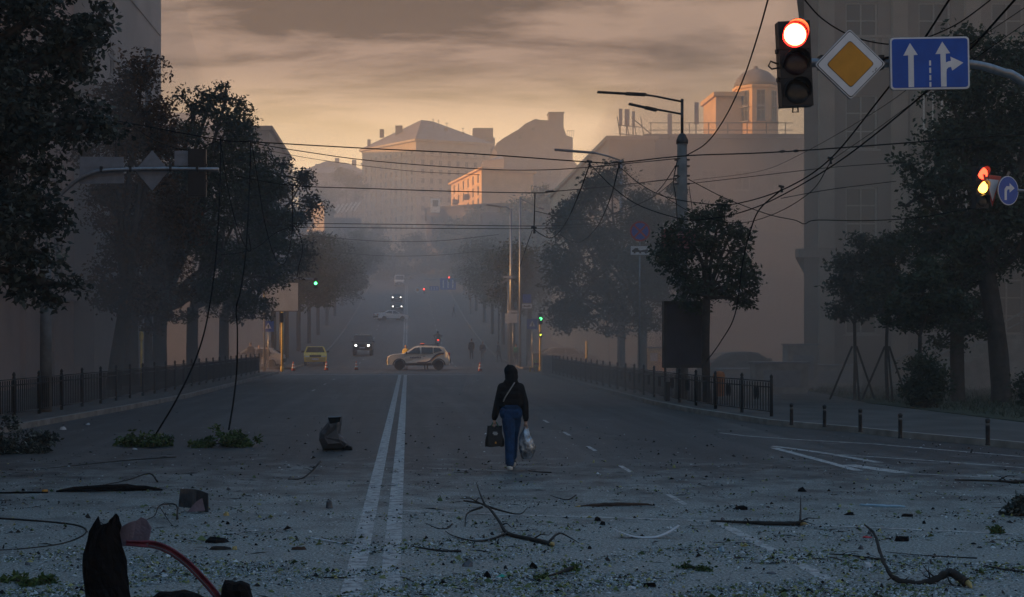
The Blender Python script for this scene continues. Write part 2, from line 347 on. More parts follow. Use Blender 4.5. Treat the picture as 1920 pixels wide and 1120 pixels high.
# ============================================================ BUILDINGS
m_frame = mat('window_frame', (.30, .28, .26), .6, .2, 8, .05)
m_sill = mat('window_sill_stone', (.30, .28, .26), .8, .2, 5, .1)
_win = {}
def win_mesh(w, h, fr, nv=1, nh=1):
    k = (round(w, 2), round(h, 2), fr.name, nv, nh)
    if k not in _win:
        t = .07 if w > 1 else .05; b = MB()
        for x in (-w/2+t/2, w/2-t/2): b.box((x, -.03, h/2), (t, .06, h))
        for z in (t/2, h-t/2): b.box((0, -.03, z), (w-2*t, .06, t))
        for i in range(nv): b.box((-w/2 + w*(i+1)/(nv+1), -.025, h/2), (t*.8, .05, h-2*t))
        for i in range(nh): b.box((0, -.022, h*(.66 if nh == 1 else (i+1)/(nh+1))), (w-2*t, .044, t*.7))
        b.box((0, -.12, -.04), (w+.2, .24, .07))
        o = b.build('window', fr); f = o.data; bpy.data.objects.remove(o)
        b = MB(); b.box((0, 0, h/2), (w, .012, h)); o = b.build('pane', m_glass); p = o.data; bpy.data.objects.remove(o)
        _win[k] = (f, p)
    return _win[k]
def building(name, label, poly, z0, h, m_wall, specs={}, cornice=None, roof=None, m_roof=None, fr=None, reveal=.22, top=True):
    cx = sum(p[0] for p in poly)/len(poly); cyy = sum(p[1] for p in poly)/len(poly)
    t = thing(name, label, 'building', (cx, cyy, z0)); b = MB(); n = len(poly)
    off = Vector((cx, cyy, z0)); fr = fr or m_frame
    for i in range(n):
        A = Vector((*poly[i], z0)); B = Vector((*poly[(i+1) % n], z0)); U = (B-A); Wd = U.length; U.normalize(); V = Vector((0, 0, 1)); Nn = U.cross(V)
        ops = []
        for sp_ in specs.get(i, []):
            c, r_ = sp_['cols'], sp_['rows']; u0, u1, v0, v1 = sp_.get('u0', 1), sp_.get('u1', Wd-1), sp_.get('v0', 1.2), sp_.get('v1', h-1.2)
            for a in range(c):
                for q in range(r_):
                    uc = u0 + (u1-u0)*(a+.5)/c; vb = v0 + (v1-v0)*q/r_
                    if (a, q) in sp_.get('skip', ()): continue
                    ops.append((uc-sp_['ww']/2, uc+sp_['ww']/2, vb, vb+sp_['wh'], sp_))
        us = sorted({0.0, Wd} | {round(o[0], 4) for o in ops} | {round(o[1], 4) for o in ops}); vs_ = sorted({0.0, h} | {round(o[2], 4) for o in ops} | {round(o[3], 4) for o in ops})
        def inside(u, v): return any(o[0] < u < o[1] and o[2] < v < o[3] for o in ops)
        if not ops: b.add([A, B, B+V*h, A+V*h], [(0, 1, 2, 3)])
        else:
            for a0, a1 in zip(us, us[1:]):
                run = None
                for v0, v1 in zip(vs_, vs_[1:]):
                    if inside((a0+a1)/2, (v0+v1)/2):
                        if run is not None: b.add([A+U*a0+V*run, A+U*a1+V*run, A+U*a1+V*v0, A+U*a0+V*v0], [(0, 1, 2, 3)]); run = None
                    elif run is None: run = v0
                if run is not None: b.add([A+U*a0+V*run, A+U*a1+V*run, A+U*a1+V*h, A+U*a0+V*h], [(0, 1, 2, 3)])
        rz = math.atan2(U.y, U.x)
        for (a0, a1, v0, v1, sp_) in ops:
            q = [A+U*a0+V*v0, A+U*a1+V*v0, A+U*a1+V*v1, A+U*a0+V*v1]; qi = [x-Nn*reveal for x in q]
            b.add(q+qi, [(0, 1, 5, 4), (1, 2, 6, 5), (2, 3, 7, 6), (3, 0, 4, 7)])
            fm, pm = win_mesh(a1-a0, v1-v0, sp_.get('fr', fr), sp_.get('nv', 1), sp_.get('nh', 1))
            w = inst('window', fm, t, A+U*(a0+a1)/2+V*v0-Nn*(reveal-.06)-off, rz); inst('pane', pm, w, (0, .035, 0))
    if top and not roof: b.add([Vector((*p, z0+h)) for p in poly], [list(range(n))])
    b.build('wall', m_wall, t)
    if cornice:
        for (zc_, pr, th) in cornice:
            cb_ = MB()
            for i in range(n):
                A = Vector((*poly[i], z0+zc_)); B = Vector((*poly[(i+1) % n], z0+zc_)); U = (B-A); Wd = U.length; U.normalize(); Nn = U.cross(Vector((0, 0, 1)))
                cb_.box((A+B)/2+Nn*(pr/2-.05), (Wd+pr*1.6+i*.004, pr+.1, th+i*.003), math.atan2(U.y, U.x))
            cb_.build('cornice', m_wall, t)
    if roof:                                # list of ridge points [(x,y,z)...]: hip roof to one ridge
        rb = MB(); ov = 1.04
        ring = [Vector((cx+(p[0]-cx)*ov, cyy+(p[1]-cyy)*ov, z0+h+.02)) for p in poly]; rp = [Vector(p) for p in roof]
        rb.add(ring, [list(range(n))[::-1]])
        near = [min(range(len(rp)), key=lambda k: (Vector(rp[k][:2])-Vector(r_[:2])).length) for r_ in ring]
        for i in range(n):
            j = (i+1) % n; a, c = near[i], near[j]
            rb.add([ring[i], ring[j], rp[a]] if a == c else [ring[i], ring[j], rp[c], rp[a]], [(0, 1, 2)] if a == c else [(0, 1, 2, 3)])
        rb.build('roof', m_roof, t)
    return t
def part_box(t, name, m, c, d, rz=0):
    b = MB(); b.box(c, d, rz); return b.build(name, m, t)
w_pink = mat('plaster_pinkish', (.30, .205, .165), .9, .2, .5, .15, bscale=6)
w_grey = mat('plaster_grey', (.27, .25, .24), .9, .2, .4, .15, bscale=6)
w_dark = mat('brick_soot', (.12, .098, .09), .9, .25, .5, .2, bscale=8)
w_brown = mat('facade_brown_stained', (.17, .13, .11), .9, .4, .35, .2, bscale=5); w_trim = mat('facade_trim_stone', (.27, .215, .18), .85, .3, .8, .15)
w_cream = mat('plaster_cream', (.36, .29, .21), .9, .15, .5, .15, bscale=6)
w_orange = mat('plaster_sun_orange', (.60, .38, .21), .9, .15, .5, .15, bscale=6)  # orange of the sunlight strengthened in the wall colour
m_tile = mat('roof_sheet_metal', (.14, .12, .115), .7, .3, .6, .1)
# left row: long residential block, tall blank end block, low hidden house added beyond the cross street to block the sun
t = building('apartment_block', 'long pinkish plastered block behind the left pavement trees', [(-38, -13), (-15.5, -13), (-15.5, 66), (-38, 66)], .13, 21, w_pink,
    {1: [dict(cols=20, rows=5, ww=1.5, wh=2.0, v0=4.6, v1=20.2)], 0: [dict(cols=5, rows=5, ww=1.5, wh=2.0, v0=4.6, v1=20.2)]}, cornice=[(3.9, .3, .3), (20.8, .6, .5)])
for k in range(9): part_box(t, 'pilaster', w_pink, (-15.38, 25+k*4.6, 2.05), (.24, .7, 3.85))
t = building('blank_tower_block', 'tall smoky end wall rising out of the picture behind the left trees', [(-37, 66.2), (-14.6, 66.2), (-14.6, 84.1), (-37, 84.1)], .13, 38, w_grey,
    {1: [dict(cols=1, rows=9, ww=1.1, wh=1.3, u0=3, u1=5, v0=4, v1=37)]}, cornice=[(37.6, .4, .5)])
for z in range(4, 38, 4): part_box(t, 'panel_band', w_grey, (-14.58, 76.5, z), (.09, 14.6, .10))
t = building('shading_house', 'low plastered house past the cross street behind left trees', [(-40, 104), (-15.6, 104), (-15.6, 166), (-40, 166)], .1, 14, w_grey,
    {1: [dict(cols=16, rows=3, ww=1.4, wh=2.0, v0=4, v1=13.5)], 0: [dict(cols=6, rows=3, ww=1.4, wh=2.0, v0=4, v1=13.5)]}, cornice=[(13.8, .5, .5)])
t = building('flat_roofed_block', 'grey flat roofed block peeking over the left tree crowns', [(-34, 184), (-18, 184), (-18, 215), (-34, 215)], 3, 26.6, w_dark,
    {0: [dict(cols=4, rows=7, ww=1.5, wh=1.8, v0=3, v1=26)]}, cornice=[(26.4, .5, .5)])
for (x0, x1, y0, y1, h, lb) in ((-112, -60, 108, 175, 36, 'unseen sun blocker added far behind the low left house'), (-112, -50, -13, 70, 34, 'unseen sun blocker added behind long pinkish block'), (-100, -46, 184, 260, 30, 'unseen sun blocker added behind flat roofed block'), (-85, -66, 484, 565, 48, 'unseen sun blocker added behind the left linden crowns')):
    building('sun_blocker', lb, [(x0, y0), (x1, y0), (x1, y1), (x0, y1)], zr(y0)-.1, h, w_grey)  # unseen blocks added on the left to keep the sun off
# left ramp parapet by the near block
t = thing('entrance_ramp', 'brown stair ramp with pale sloping coping at the left edge', 'ramp', (-13.6, 38, .13))
b = MB(); b.prism([(32, .1), (44.5, .1), (44.5, .5), (32, 4.1)], (-14.6, 0, 0), (0, 1, 0), (0, 0, 1), (1.2, 0, 0)); b.build('ramp_wall', mat('ramp_plaster', (.19, .115, .075), .9, .25, 1, .2), t)
b = MB(); b.prism([(32, 4.12), (44.6, .52), (44.6, .72), (32, 4.32)], (-14.7, 0, 0), (0, 1, 0), (0, 0, 1), (1.4, 0, 0)); b.build('coping', mat('coping_stone', (.42, .37, .33), .8, .15, 3, .1), t)
# right classical block (R1)
X0, Y0 = 16.7, 60
t = building('classical_block', 'tall smoke veiled classical facade with pilasters and balconies at right', [(X0, Y0), (46, Y0), (46, 92), (26.4, 92)], .13, 34, w_brown,
    {0: [dict(cols=9, rows=8, ww=1.35, wh=2.3, v0=2.2, v1=33.4, nv=1, nh=2, u0=.9, u1=28.6)], 3: [dict(cols=5, rows=8, ww=1.3, wh=2.3, v0=2.2, v1=33.4)]}, cornice=[(5.6, .35, .35), (17.4, .4, .4), (33.6, .9, .7)])
for k in range(10):
    x = X0 + .9 + k*27.7/9
    for z0, z1 in ((.2, 5.4), (5.8, 17.1), (17.7, 33)): part_box(t, 'pilaster', w_trim, (x, Y0-.14, (z0+z1)/2+.13), (.62, .30, z1-z0)); 
    for z in (16.6, 32.4): part_box(t, 'capital', w_trim, (x, Y0-.2, z+.13), (.9, .44, .5))
for (k, z) in ((0, 13.6), (2, 13.6), (4, 13.6), (1, 21.6), (3, 21.6), (5, 9.7), (0, 25.4)):
    x = X0 + .9 + (k+.5)*27.7/9; bb = part_box(t, 'balcony', w_trim, (x, Y0-.6, z), (2.3, 1.2, .22)); b = MB()
    for i in range(9): b.box((x-1.05+i*.2625, Y0-1.13, z+.56), (.08, .08, .86))
    b.box((x, Y0-1.13, z+1.04), (2.3, .14, .10)); b.build('balustrade', w_trim, bb)
for (k, z0, z1) in ((1, 5.9, 9.4), (1, 10.2, 13.3)):
    x = X0+.9+(k+.5)*27.7/9; ba = part_box(t, 'bay', w_trim, (x, Y0-.55, (z0+z1)/2), (2.1, 1.1, z1-z0))
    for i in (-.5, .5):
        fm, pm = win_mesh(.8, 2.2, m_white); w = inst('window', fm, ba, Vector((x+i, Y0-1.12, z0+.6))-t.location); inst('pane', pm, w, (0, .012, 0))
# right mid blocks A, B with roof aerials
A = building('pale_firewall_block', 'pale flat roofed block carrying aerial panels on its roof', [(16.1, 114), (19.8, 114), (19.8, 160), (16.1, 160)], .13, 18.2, w_cream, {3: [dict(cols=9, rows=4, ww=1.3, wh=1.7, v0=4, v1=17)]}, cornice=[(18.1, .25, .3)])
b = part_box(A, 'service_box', w_dark, (17.1, 113.8, 14.6), (1.4, .5, 3.2))
B = building('long_flat_block', 'wide dark flat roofed block in front of the domed tower', [(19.9, 118), (52, 118), (52, 160), (19.9, 160)], .13, 18.9, w_dark, {0: [dict(cols=11, rows=4, ww=1.3, wh=1.7, v0=4.0, v1=17.8)]}, cornice=[(18.8, .3, .35)])
rb = MB()
for x in np.arange(20.2, 32, 1.6): rb.box((x, 118.3, 19.6), (.06, .06, 1.1))
for z in (19.5, 20.1): rb.box((26, 118.3, z), (12, .05, .06))
rb.build('roof_railing', m_dark, B)
for (px, y0, y1, wd, own) in ((1163, 205, 236, .26, 0), (1175, 206, 238, .38, 0), (1187, 210, 240, .22, 0), (1255, 214, 252, .34, 0), (1305, 193, 234, .34, 1)):
    d = 116 if not own else 120; p0, p1 = P(px, y1, d), P(px, y0, d)
    m = thing('aerial_panel', {1163: 'leftmost upright aerial panel on the pale block roof', 1175: 'widest aerial panel of the three clustered on pale roof', 1187: 'right aerial panel of the three clustered on pale roof', 1255: 'lone aerial panel beside the lamp post top', 1305: 'lone aerial panel on the long dark roof'}[px], 'aerial', (p0.x, d, 18.33 if not own else 19.03), group='roof aerials')
    b = MB(); b.tube([(p0.x, d, 18.3 if not own else 19), (p0.x, d, p1.z-.2)], .05, 6); b.build('mast', m_dark, m)
    b = MB(); b.box(((p0.x), d-.2, (p0.z+p1.z)/2), (wd, .16, p1.z-p0.z)); b.build('panel', m_signback, m)
t = thing('lattice_frame', 'steel support frame under aerials on the pale roof', 'frame', (17.9, 116, 18.3)); b = MB()
for x in (17.3, 18.0, 18.6, 19.2): b.tube([(x, 115.5, 18.3), (x-.3, 115.6, 20.2)], .04, 5)
for z in (18.8, 19.5): b.tube([(17.1, 115.5, z), (19.2, 115.5, z-.2)], .04, 5)
b.tube([(18.2, 115.6, 20.1), (20.2, 115.6, 18.4)], .05, 5); b.build('strut', m_dark, t)
# domed tower
d = 168; ppm = F/d; cxT = (1417-VX)/ppm; zt = lambda y: CH+(VY-y)/ppm
t = thing('domed_tower', 'octagonal tower with dark dome, its left flank lit orange', 'tower', (cxT, d, 2.4)); r = 41/ppm
def octp(r, z0, z1, b, nn=8):
    pts = [(r*math.cos(math.pi/8+i*math.pi/4), r*math.sin(math.pi/8+i*math.pi/4)) for i in range(8)]; b.prism(pts, (cxT, d, z0), (1, 0, 0), (0, 1, 0), (0, 0, z1-z0))
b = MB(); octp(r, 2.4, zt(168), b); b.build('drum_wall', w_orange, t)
b = MB(); octp(r*1.07, zt(170), zt(165), b); b.build('cornice', w_orange, t)
b = MB(); b.lathe([(r*1.0, 0), (r*.97, .5), (r*.85, 1.1), (r*.6, 1.75), (r*.3, 2.1), (.3, 2.25), (.25, 2.5), (.01, 2.6)], (cxT, d, zt(165)), 20); b.build('dome', m_tile, t)
for dx in (-.35, 0, .3): b = MB(); b.tube([(cxT+dx, d, zt(151)), (cxT+dx, d, zt(136 if dx == 0 else 141))], .05, 5); b.build('spike', m_dark, t)
for i in range(8):
    a = math.pi/4*i; fm, pm = win_mesh(1.0, 1.9, m_frame)
    for z in (zt(232), zt(205)):
        ra = r*math.cos(math.pi/8)+.04; w = inst('window', fm, t, (ra*math.cos(a), ra*math.sin(a), z-2.4), a+math.pi/2); inst('pane', pm, w, (0, .01, 0))
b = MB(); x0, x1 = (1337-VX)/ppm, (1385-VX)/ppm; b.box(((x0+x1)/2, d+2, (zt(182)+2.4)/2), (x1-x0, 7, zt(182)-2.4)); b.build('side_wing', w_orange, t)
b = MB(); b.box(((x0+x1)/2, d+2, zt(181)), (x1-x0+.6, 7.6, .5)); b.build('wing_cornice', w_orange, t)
# hill: central hip roofed house
def XY(px, d): return ((px-VX)/F*d, d)
zb = 33
t = building('hip_roofed_house', 'big hip roofed apartment house crowning the hill, many window rows', [XY(679, 528), XY(780, 500), XY(920, 512), XY(905, 560), XY(720, 565)], zb, 39.4, w_cream,
    {0: [dict(cols=10, rows=10, ww=1.15, wh=2.0, v0=4.5, v1=37)], 1: [dict(cols=8, rows=10, ww=1.3, wh=1.9, v0=4.5, v1=37)]}, cornice=[(39.1, .9, .7), (34.2, .5, .4), (16.5, .5, .4)],
    roof=[P(790, 225, 522), P(812, 228, 528)], m_roof=m_tile)
for k in range(9):
    u = k/8; a = Vector(XY(684, 526)).lerp(Vector(XY(776, 501)), u); part_box(t, 'pilaster', w_cream, (a.x-.1, a.y-.2, zb+25.3), (.45, .45, 17.2))
for (px, py, w, h, d) in ((716, 243, 1.6, 3.0, 524), (748, 236, 2.6, 4.2, 520), (692, 262, 1.2, 2.4, 526), (836, 240, 1.2, 3, 518), (868, 248, 1, 3.2, 518)):
    p = P(px, py, d); part_box(t, 'chimney', w_dark, (p.x, d, p.z-h/2), (w, 1.4, h))
for (px, py0, py1) in ((812, 234, 222), (822, 240, 224), (838, 245, 229), (868, 258, 238)):
    p0, p1 = P(px, py0+10, 518), P(px, py1, 518); b = MB(); b.tube([p0, p1], .09, 5); b.tube([p1-Vector((.6, 0, .6)), p1+Vector((.6, 0, -.6))], .06, 4); b.build('aerial', m_dark, t)
t = building('flat_topped_house', 'dark flat topped house joined behind hip roofed house', [XY(868, 530), XY(925, 520), XY(925, 560), XY(868, 560)], 33, 42.6, w_dark, {0: [dict(cols=4, rows=8, ww=1.4, wh=2, v0=6, v1=40)]}, cornice=[(42.4, .6, .6)])
part_box(t, 'roof_hut', w_dark, (Vector(XY(905, 535)).x, 535, 78.3), (7.5, 6, 5.6))
# gable house with chimney stack: silhouette prism
d = 450
sil = [(932, 480), (932, 285), (926, 278), (932, 268), (946, 258), (972, 243), (985, 232), (1004, 223), (1012, 225), (1030, 226), (1030, 240), (1057, 240), (1062, 254), (1074, 258), (1074, 300), (1085, 313), (1085, 480)]
t = thing('gabled_house', 'dark gabled house with square chimney stack on the hill', 'building', (*XY(1008, 460), 30)); b = MB()
b.prism([tuple(P(x, y, d)[i] for i in (0, 2)) for x, y in sil], (0, d, 0), (1, 0, 0), (0, 0, 1), (0, 26, 0)); b.build('wall', w_dark, t)
p0, p1 = P(1030, 240, d), P(1057, 211, d); b = MB(); b.box(((p0.x+p1.x)/2, d+3, (p0.z+p1.z)/2-.4), (p1.x-p0.x, 5.4, p1.z-p0.z+.8)); b.box(((p0.x+p1.x)/2, d+3, p1.z), (p1.x-p0.x+.5, 5.9, .4)); b.build('chimney', w_dark, t)
for (px, py, w_, h_) in ((975, 262, 1.2, 1.6), (1000, 246, 1.3, 1.5)):
    fm, pm = win_mesh(w_, h_, m_frame); p = P(px, py, d); w = inst('window', fm, t, p-t.location-Vector((0, .08, 0))); inst('pane', pm, w, (0, .03, 0))
for i in range(7):
    for q in range(6):
        fm, pm = win_mesh(1.1, 1.7, m_frame); p = P(955+i*19, 330+q*22, d); w = inst('window', fm, t, p-t.location-Vector((0, .08, 0))); inst('pane', pm, w, (0, .03, 0))
b = MB()
for i in range(4): p = P(1064+i*4, 256, d); b.box((p.x, d+.4, p.z+1), (.1, .1, 2))
p = P(1070, 247, d); b.box((p.x, d+.4, p.z+.3), (2.2, .1, .12)); b.build('roof_railing', m_dark, t)
# sunlit house, part of the sun's orange put in its plaster
t = building('sunlit_house', 'small house catching orange sunlight between the hill houses', [XY(846, 402), XY(903, 366), XY(1000, 375), XY(960, 420)], 30, 16.2, w_orange, {0: [dict(cols=6, rows=3, ww=1.5, wh=2.3, v0=6.4, v1=16)]}, cornice=[(16, .7, .5)], roof=[P(912, 318, 390), P(940, 316, 400)], m_roof=m_tile)
for k in (1, 3): part_box(t, 'balcony', w_dark, (Vector(XY(846, 402)).lerp(Vector(XY(903, 366)), k/5).x-.6, Vector(XY(846, 402)).lerp(Vector(XY(903, 366)), k/5).y, 40.1), (1.3, 3.4, 1.2))
t = building('ridge_house', 'narrow roofed house behind the sunlit house', [XY(905, 430), XY(945, 425), XY(945, 445), XY(900, 445)], 30, 26, w_dark, {0: [dict(cols=3, rows=5, ww=1.2, wh=1.9, v0=6, v1=25)]}, roof=[P(940, 292, 436), P(935, 292, 438)], m_roof=m_tile)
# mid-hill block with white glazed balcony
t = building('mid_hill_block', 'hazy dark block with a white glazed balcony low on the hill', [XY(800, 345), XY(905, 335), XY(1080, 330), XY(1080, 375), XY(800, 380)], 18, 16, w_dark, {0: [dict(cols=6, rows=4, ww=1.2, wh=1.7, v0=3, v1=15)], 1: [dict(cols=9, rows=4, ww=1.2, wh=1.7, v0=3, v1=15)]}, cornice=[(15.8, .5, .4)])
p = P(816, 386, 342); bb = part_box(t, 'glazed_balcony', m_white, (p.x, 342, p.z), (2.2, 1.6, 3.3)); part_box(bb, 'pane', m_glass, (p.x, 341.18, p.z+.5), (1.3, .05, 1.5)); 
t = building('hill_side_block', 'dim street block among the right hill trees', [XY(905, 268), XY(1090, 268), XY(1090, 300), XY(905, 300)], 9, 17, w_dark, {0: [dict(cols=9, rows=4, ww=1.2, wh=1.7, v0=4, v1=16)]}, cornice=[(16.8, .4, .4)])
# left far cream corner and ridge roofs
t = building('cream_corner_house', 'pale cream corner house between left trees and hill', [XY(572, 322), XY(608, 300), XY(626, 322), XY(590, 340)], 14, 17, w_cream, {0: [dict(cols=2, rows=4, ww=1.0, wh=1.8, v0=3, v1=16)], 1: [dict(cols=3, rows=4, ww=1.0, wh=1.8, v0=3, v1=16)]}, cornice=[(16.8, .5, .4), (8, .3, .3)])
t = building('ridge_roof_house', 'distant rooftop with two chimneys on the left skyline', [XY(560, 590), XY(690, 590), XY(690, 620), XY(560, 620)], 36, 35, w_dark, {0: [dict(cols=9, rows=4, ww=1.4, wh=2, v0=15, v1=34)]}, roof=[P(612, 302, 600), P(650, 306, 605)], m_roof=m_tile)
for (px, py, h) in ((632, 297, 5), (664, 300, 4), (595, 308, 3)): p = P(px, py, 600); part_box(t, 'chimney', w_dark, (p.x, 600, p.z-h/2), (1.8, 1.5, h))
t = thing('glass_canopy', 'broken white glazed canopy frames below the left skyline', 'canopy', P(650, 420, 330)); b = MB()
for i in range(6): p = P(630+i*8, 392-i*1, 330); b.box((p.x, 330, p.z), (.35, .4, 2.6), M=Matrix.Rotation(R(35), 3, 'Y'))
b.build('canopy_frame', m_white, t)
p = P(650, 408, 331); part_box(t, 'canopy_wall', w_grey, (p.x, 331, p.z-2.4), (6.5, 2, 4.6))
# left concrete mast, ground kiosks in the right park
p = G(300, 700); X = (278-VX)/F*62
t = thing('slim_mast', 'slim dark mast standing clear above the left tree crowns', 'mast', (X, 62, .13)); b = MB(); b.tube([(X, 62, .1), (X, 62, P(0, 92, 62).z)], [.19, .13], 10); b.build('shaft', m_pole, t)
for py in (95, 120): q = P(278, py, 62); part_box(t, 'bracket', m_dark, q, (.36, .3, .07))
# ============================================================ TREES
lf_dark = leafmat('leaves_dark', (.016, .024, .014), (.030, .043, .022), (.075, .10, .06))
lf_rust = leafmat('leaves_rust', (.030, .022, .013), (.075, .038, .018), (.17, .07, .028))
lf_green = leafmat('leaves_green', (.020, .032, .014), (.045, .062, .026), (.10, .12, .045))
lf_pale = leafmat('leaves_dusty', (.010, .016, .013), (.030, .042, .035), (.26, .31, .28))
lf_blue = leafmat('leaves_dusk', (.018, .024, .020), (.034, .046, .036), (.08, .10, .075))
lf_fresh = leafmat('leaves_torn', (.020, .045, .012), (.06, .11, .025), (.16, .20, .06))
m_bark = mat('bark', (.035, .029, .025), .9, .4, 6, .8, bscale=14)
def leaf_obj(name, cen, size, m, parent, tint, droop=.2, elong=.5, kind=None):
    n = len(cen); d = rng.normal(size=(n, 3)); d[:, 2] = d[:, 2]*.7 - droop; d /= np.linalg.norm(d, axis=1)[:, None] + 1e-9
    u = rng.normal(size=(n, 3)); s = np.cross(d, u); s /= np.linalg.norm(s, axis=1)[:, None] + 1e-9
    L_ = (size*rng.uniform(.65, 1.35, n))[:, None]; Wd = L_*elong
    v = np.empty((n, 4, 3)); v[:, 0] = cen; v[:, 1] = cen + d*L_*.45 + s*Wd*.5; v[:, 2] = cen + d*L_; v[:, 3] = cen + d*L_*.45 - s*Wd*.5
    off = np.zeros(3)
    q = parent
    while q is not None: off += np.array(q.location); q = q.parent
    v -= off
    me = bpy.data.meshes.new(name); me.vertices.add(n*4); me.vertices.foreach_set('co', v.reshape(-1).astype(np.float32)); me.loops.add(n*4)
    me.loops.foreach_set('vertex_index', np.arange(n*4, dtype=np.int32)); me.polygons.add(n); me.polygons.foreach_set('loop_start', np.arange(0, n*4, 4, dtype=np.int32))
    me.update(calc_edges=True); a = me.attributes.new('tint', 'FLOAT', 'FACE'); a.data.foreach_set('value', np.clip(tint, 0, 1).astype(np.float32)); me.materials.append(m)
    o = bpy.data.objects.new(name, me); C.objects.link(o); o.parent = parent
    if kind: o['kind'] = kind
    return o
def tree(name, label, base, lobes, leaf, nl, m, tr=.22, group=None, clumps=26, spread=.34, fork=None, lean=0, stakes=False, z0=None, depth=1.0, sig=.30, split=5):
    """lobes: (px, py, rx_px, ry_px[, dd]) measured in the photograph at the distance of the tree's base"""
    bx, by = base; z0 = (.13 + zr(by)) if z0 is None else z0
    t = thing(name, label, 'tree', (bx, by, z0), group=group); ppm = F/by; L_ = []; par = []
    for lo in lobes:
        px, py, rx, ry = lo[:4]; c = P(px, py, by); c.y += lo[4] if len(lo) > 4 else rnd.uniform(-.25, .25)*rx/ppm
        a0, b0 = rx/ppm, ry/ppm
        for q in range(split):           # each bough mass breaks up into uneven sprays with gaps between
            an = 2*math.pi*(q+rnd.uniform(-.3, .3))/split; rr = rnd.uniform(.4, 1.0); f = rnd.uniform(.30, .56)
            L_.append((c+Vector((a0*rr*math.cos(an), (a0+b0)/2*depth*rnd.uniform(-.6, .6), b0*rr*math.sin(an))), a0*f*1.1, (a0+b0)/2*depth*f, b0*f*.85)); par.append((c, q == 0, a0))
    zmin = min(c.z - rz_ for c, _, _, rz_ in L_); fk = fork if fork else max(z0+.8, min(zmin+.6, z0+4.5))
    mx = sum(c.x for c, *_ in L_)/len(L_); F0 = Vector((bx + lean, by, fk)); b = MB()
    mid = Vector((bx + lean*.4 + rnd.uniform(-.05, .05), by, z0 + (fk-z0)*.5))
    b.tube(spline([(bx, by, z0-.1), (bx+lean*.05, by, z0+.25), mid, F0], 4), [tr*1.45, tr*1.2] + [tr*1.05]*3 + [tr]*3 + [tr*.95]*5, 9)
    cen, tint = [], []; vol = [a*b_*c_ for _, a, b_, c_ in L_]; tot = sum(v**.8 for v in vol)
    for (c, a, bb, cc), v, (pc, first, pa) in zip(L_, vol, par):
        k = max(4, int(clumps*len(L_)/split*1.5*v**.8/tot)); n_per = max(6, int(nl*v**.8/tot/k)); br = max(.03, tr*.42)
        if first:
            m1 = F0.lerp(pc, .5) + Vector((rnd.uniform(-.3, .3), rnd.uniform(-.3, .3), rnd.uniform(-.1, .4)))*min(1.2, pa); b.tube(spline([F0, m1, pc], 4), [br*1.3]*3+[br]*3+[br*.6]*3, 6, cap=False)
        b.tube([pc, pc.lerp(c, .5)+Vector((0, 0, .08*a)), c], [br*.55, br*.4, br*.25], 5, cap=False)
        for _ in range(k):
            w = rng.normal(size=3); w /= np.linalg.norm(w); rr = rng.uniform(.25, 1.0)**.6
            p = np.array(c) + w*np.array([a, bb, cc])*rr
            if rnd.random() < .55: b.tube([c.lerp(Vector(p), .15), c.lerp(Vector(p), .6) + Vector((0, 0, .06*a)), Vector(p)], [br*.45, br*.3, br*.12], 4, cap=False)
            s_ = sig*min(a, bb, cc)*rnd.uniform(.6, 1.35) + leaf*.5
            q = np.clip(rng.normal(size=(n_per, 3)), -1.7, 1.7)*np.array([s_*1.15, s_*1.15, s_*.75]) + p
            cen.append(q); tv = rnd.uniform(.12, .62); tint.append(np.clip(rng.normal(tv, .16, n_per), 0, 1))
    b.build('trunk', m_bark, t)
    leaf_obj('crown', np.concatenate(cen), leaf, m, t, np.concatenate(tint))
    if stakes:
        for i in range(3):
            a = 2*math.pi*i/3+.4; b = MB(); b.tube([(bx+.85*math.cos(a), by+.85*math.sin(a), z0-.05), (bx+.08*math.cos(a), by+.08*math.sin(a), z0+1.75)], .035, 6); b.build('stake', m_bark, t)
    return t
gL = 'trees along the left pavement'; gR = 'trees along the right pavement'
# near overhanging crown, top left
tree('plane_tree', 'near dark tree with dusty pale leaves overhanging the top left corner', (-10.9, 25), [(60, 40, 120, 95), (150, 90, 60, 70), (20, 170, 100, 90), (110, 230, 95, 55), (165, 235, 45, 40), (30, 310, 90, 80), (70, 400, 75, 60), (20, 470, 85, 80), (80, 530, 45, 40), (185, 45, 35, 30), (30, -80, 150, 80), (-80, 200, 120, 200)], .13, 26000, lf_pale, .3, gL, clumps=40, fork=4.6, sig=.27)
# left pavement row
tree('chestnut_tree', 'rust brown chestnut leaning beside the near left fence', (-11.6, 56), [(215, 180, 70, 60), (260, 210, 60, 80), (200, 330, 70, 90), (225, 470, 60, 70), (265, 330, 60, 90), (190, 540, 28, 34), (235, 560, 45, 45), (290, 240, 40, 60)], .17, 17000, lf_rust, .30, gL, clumps=26, lean=.55)
tree('chestnut_tree', 'brown leaved chestnut with upright trunk next to the leaning one', (-11.9, 61), [(285, 400, 60, 100), (255, 500, 50, 80), (300, 540, 50, 60), (275, 590, 40, 34), (310, 450, 50, 80)], .18, 14000, lf_rust, .34, gL, clumps=26)
tree('linden_tree', 'tall dark linden whose top branches reach out over the wires', (-11.5, 66), [(395, 180, 45, 26), (365, 215, 45, 45), (425, 185, 30, 24), (345, 300, 60, 80), (400, 290, 60, 70), (380, 400, 70, 90), (330, 470, 60, 80), (415, 480, 60, 80), (360, 560, 55, 45), (435, 255, 25, 34)], .19, 19000, lf_dark, .34, gL, clumps=26)
tree('linden_tree', 'dense linden behind the dangling left wires', (-11.2, 74), [(450, 240, 40, 40), (470, 330, 60, 70), (440, 420, 60, 90), (500, 410, 50, 80), (470, 520, 55, 60), (420, 560, 45, 40)], .2, 15000, lf_dark, .32, gL, clumps=26)
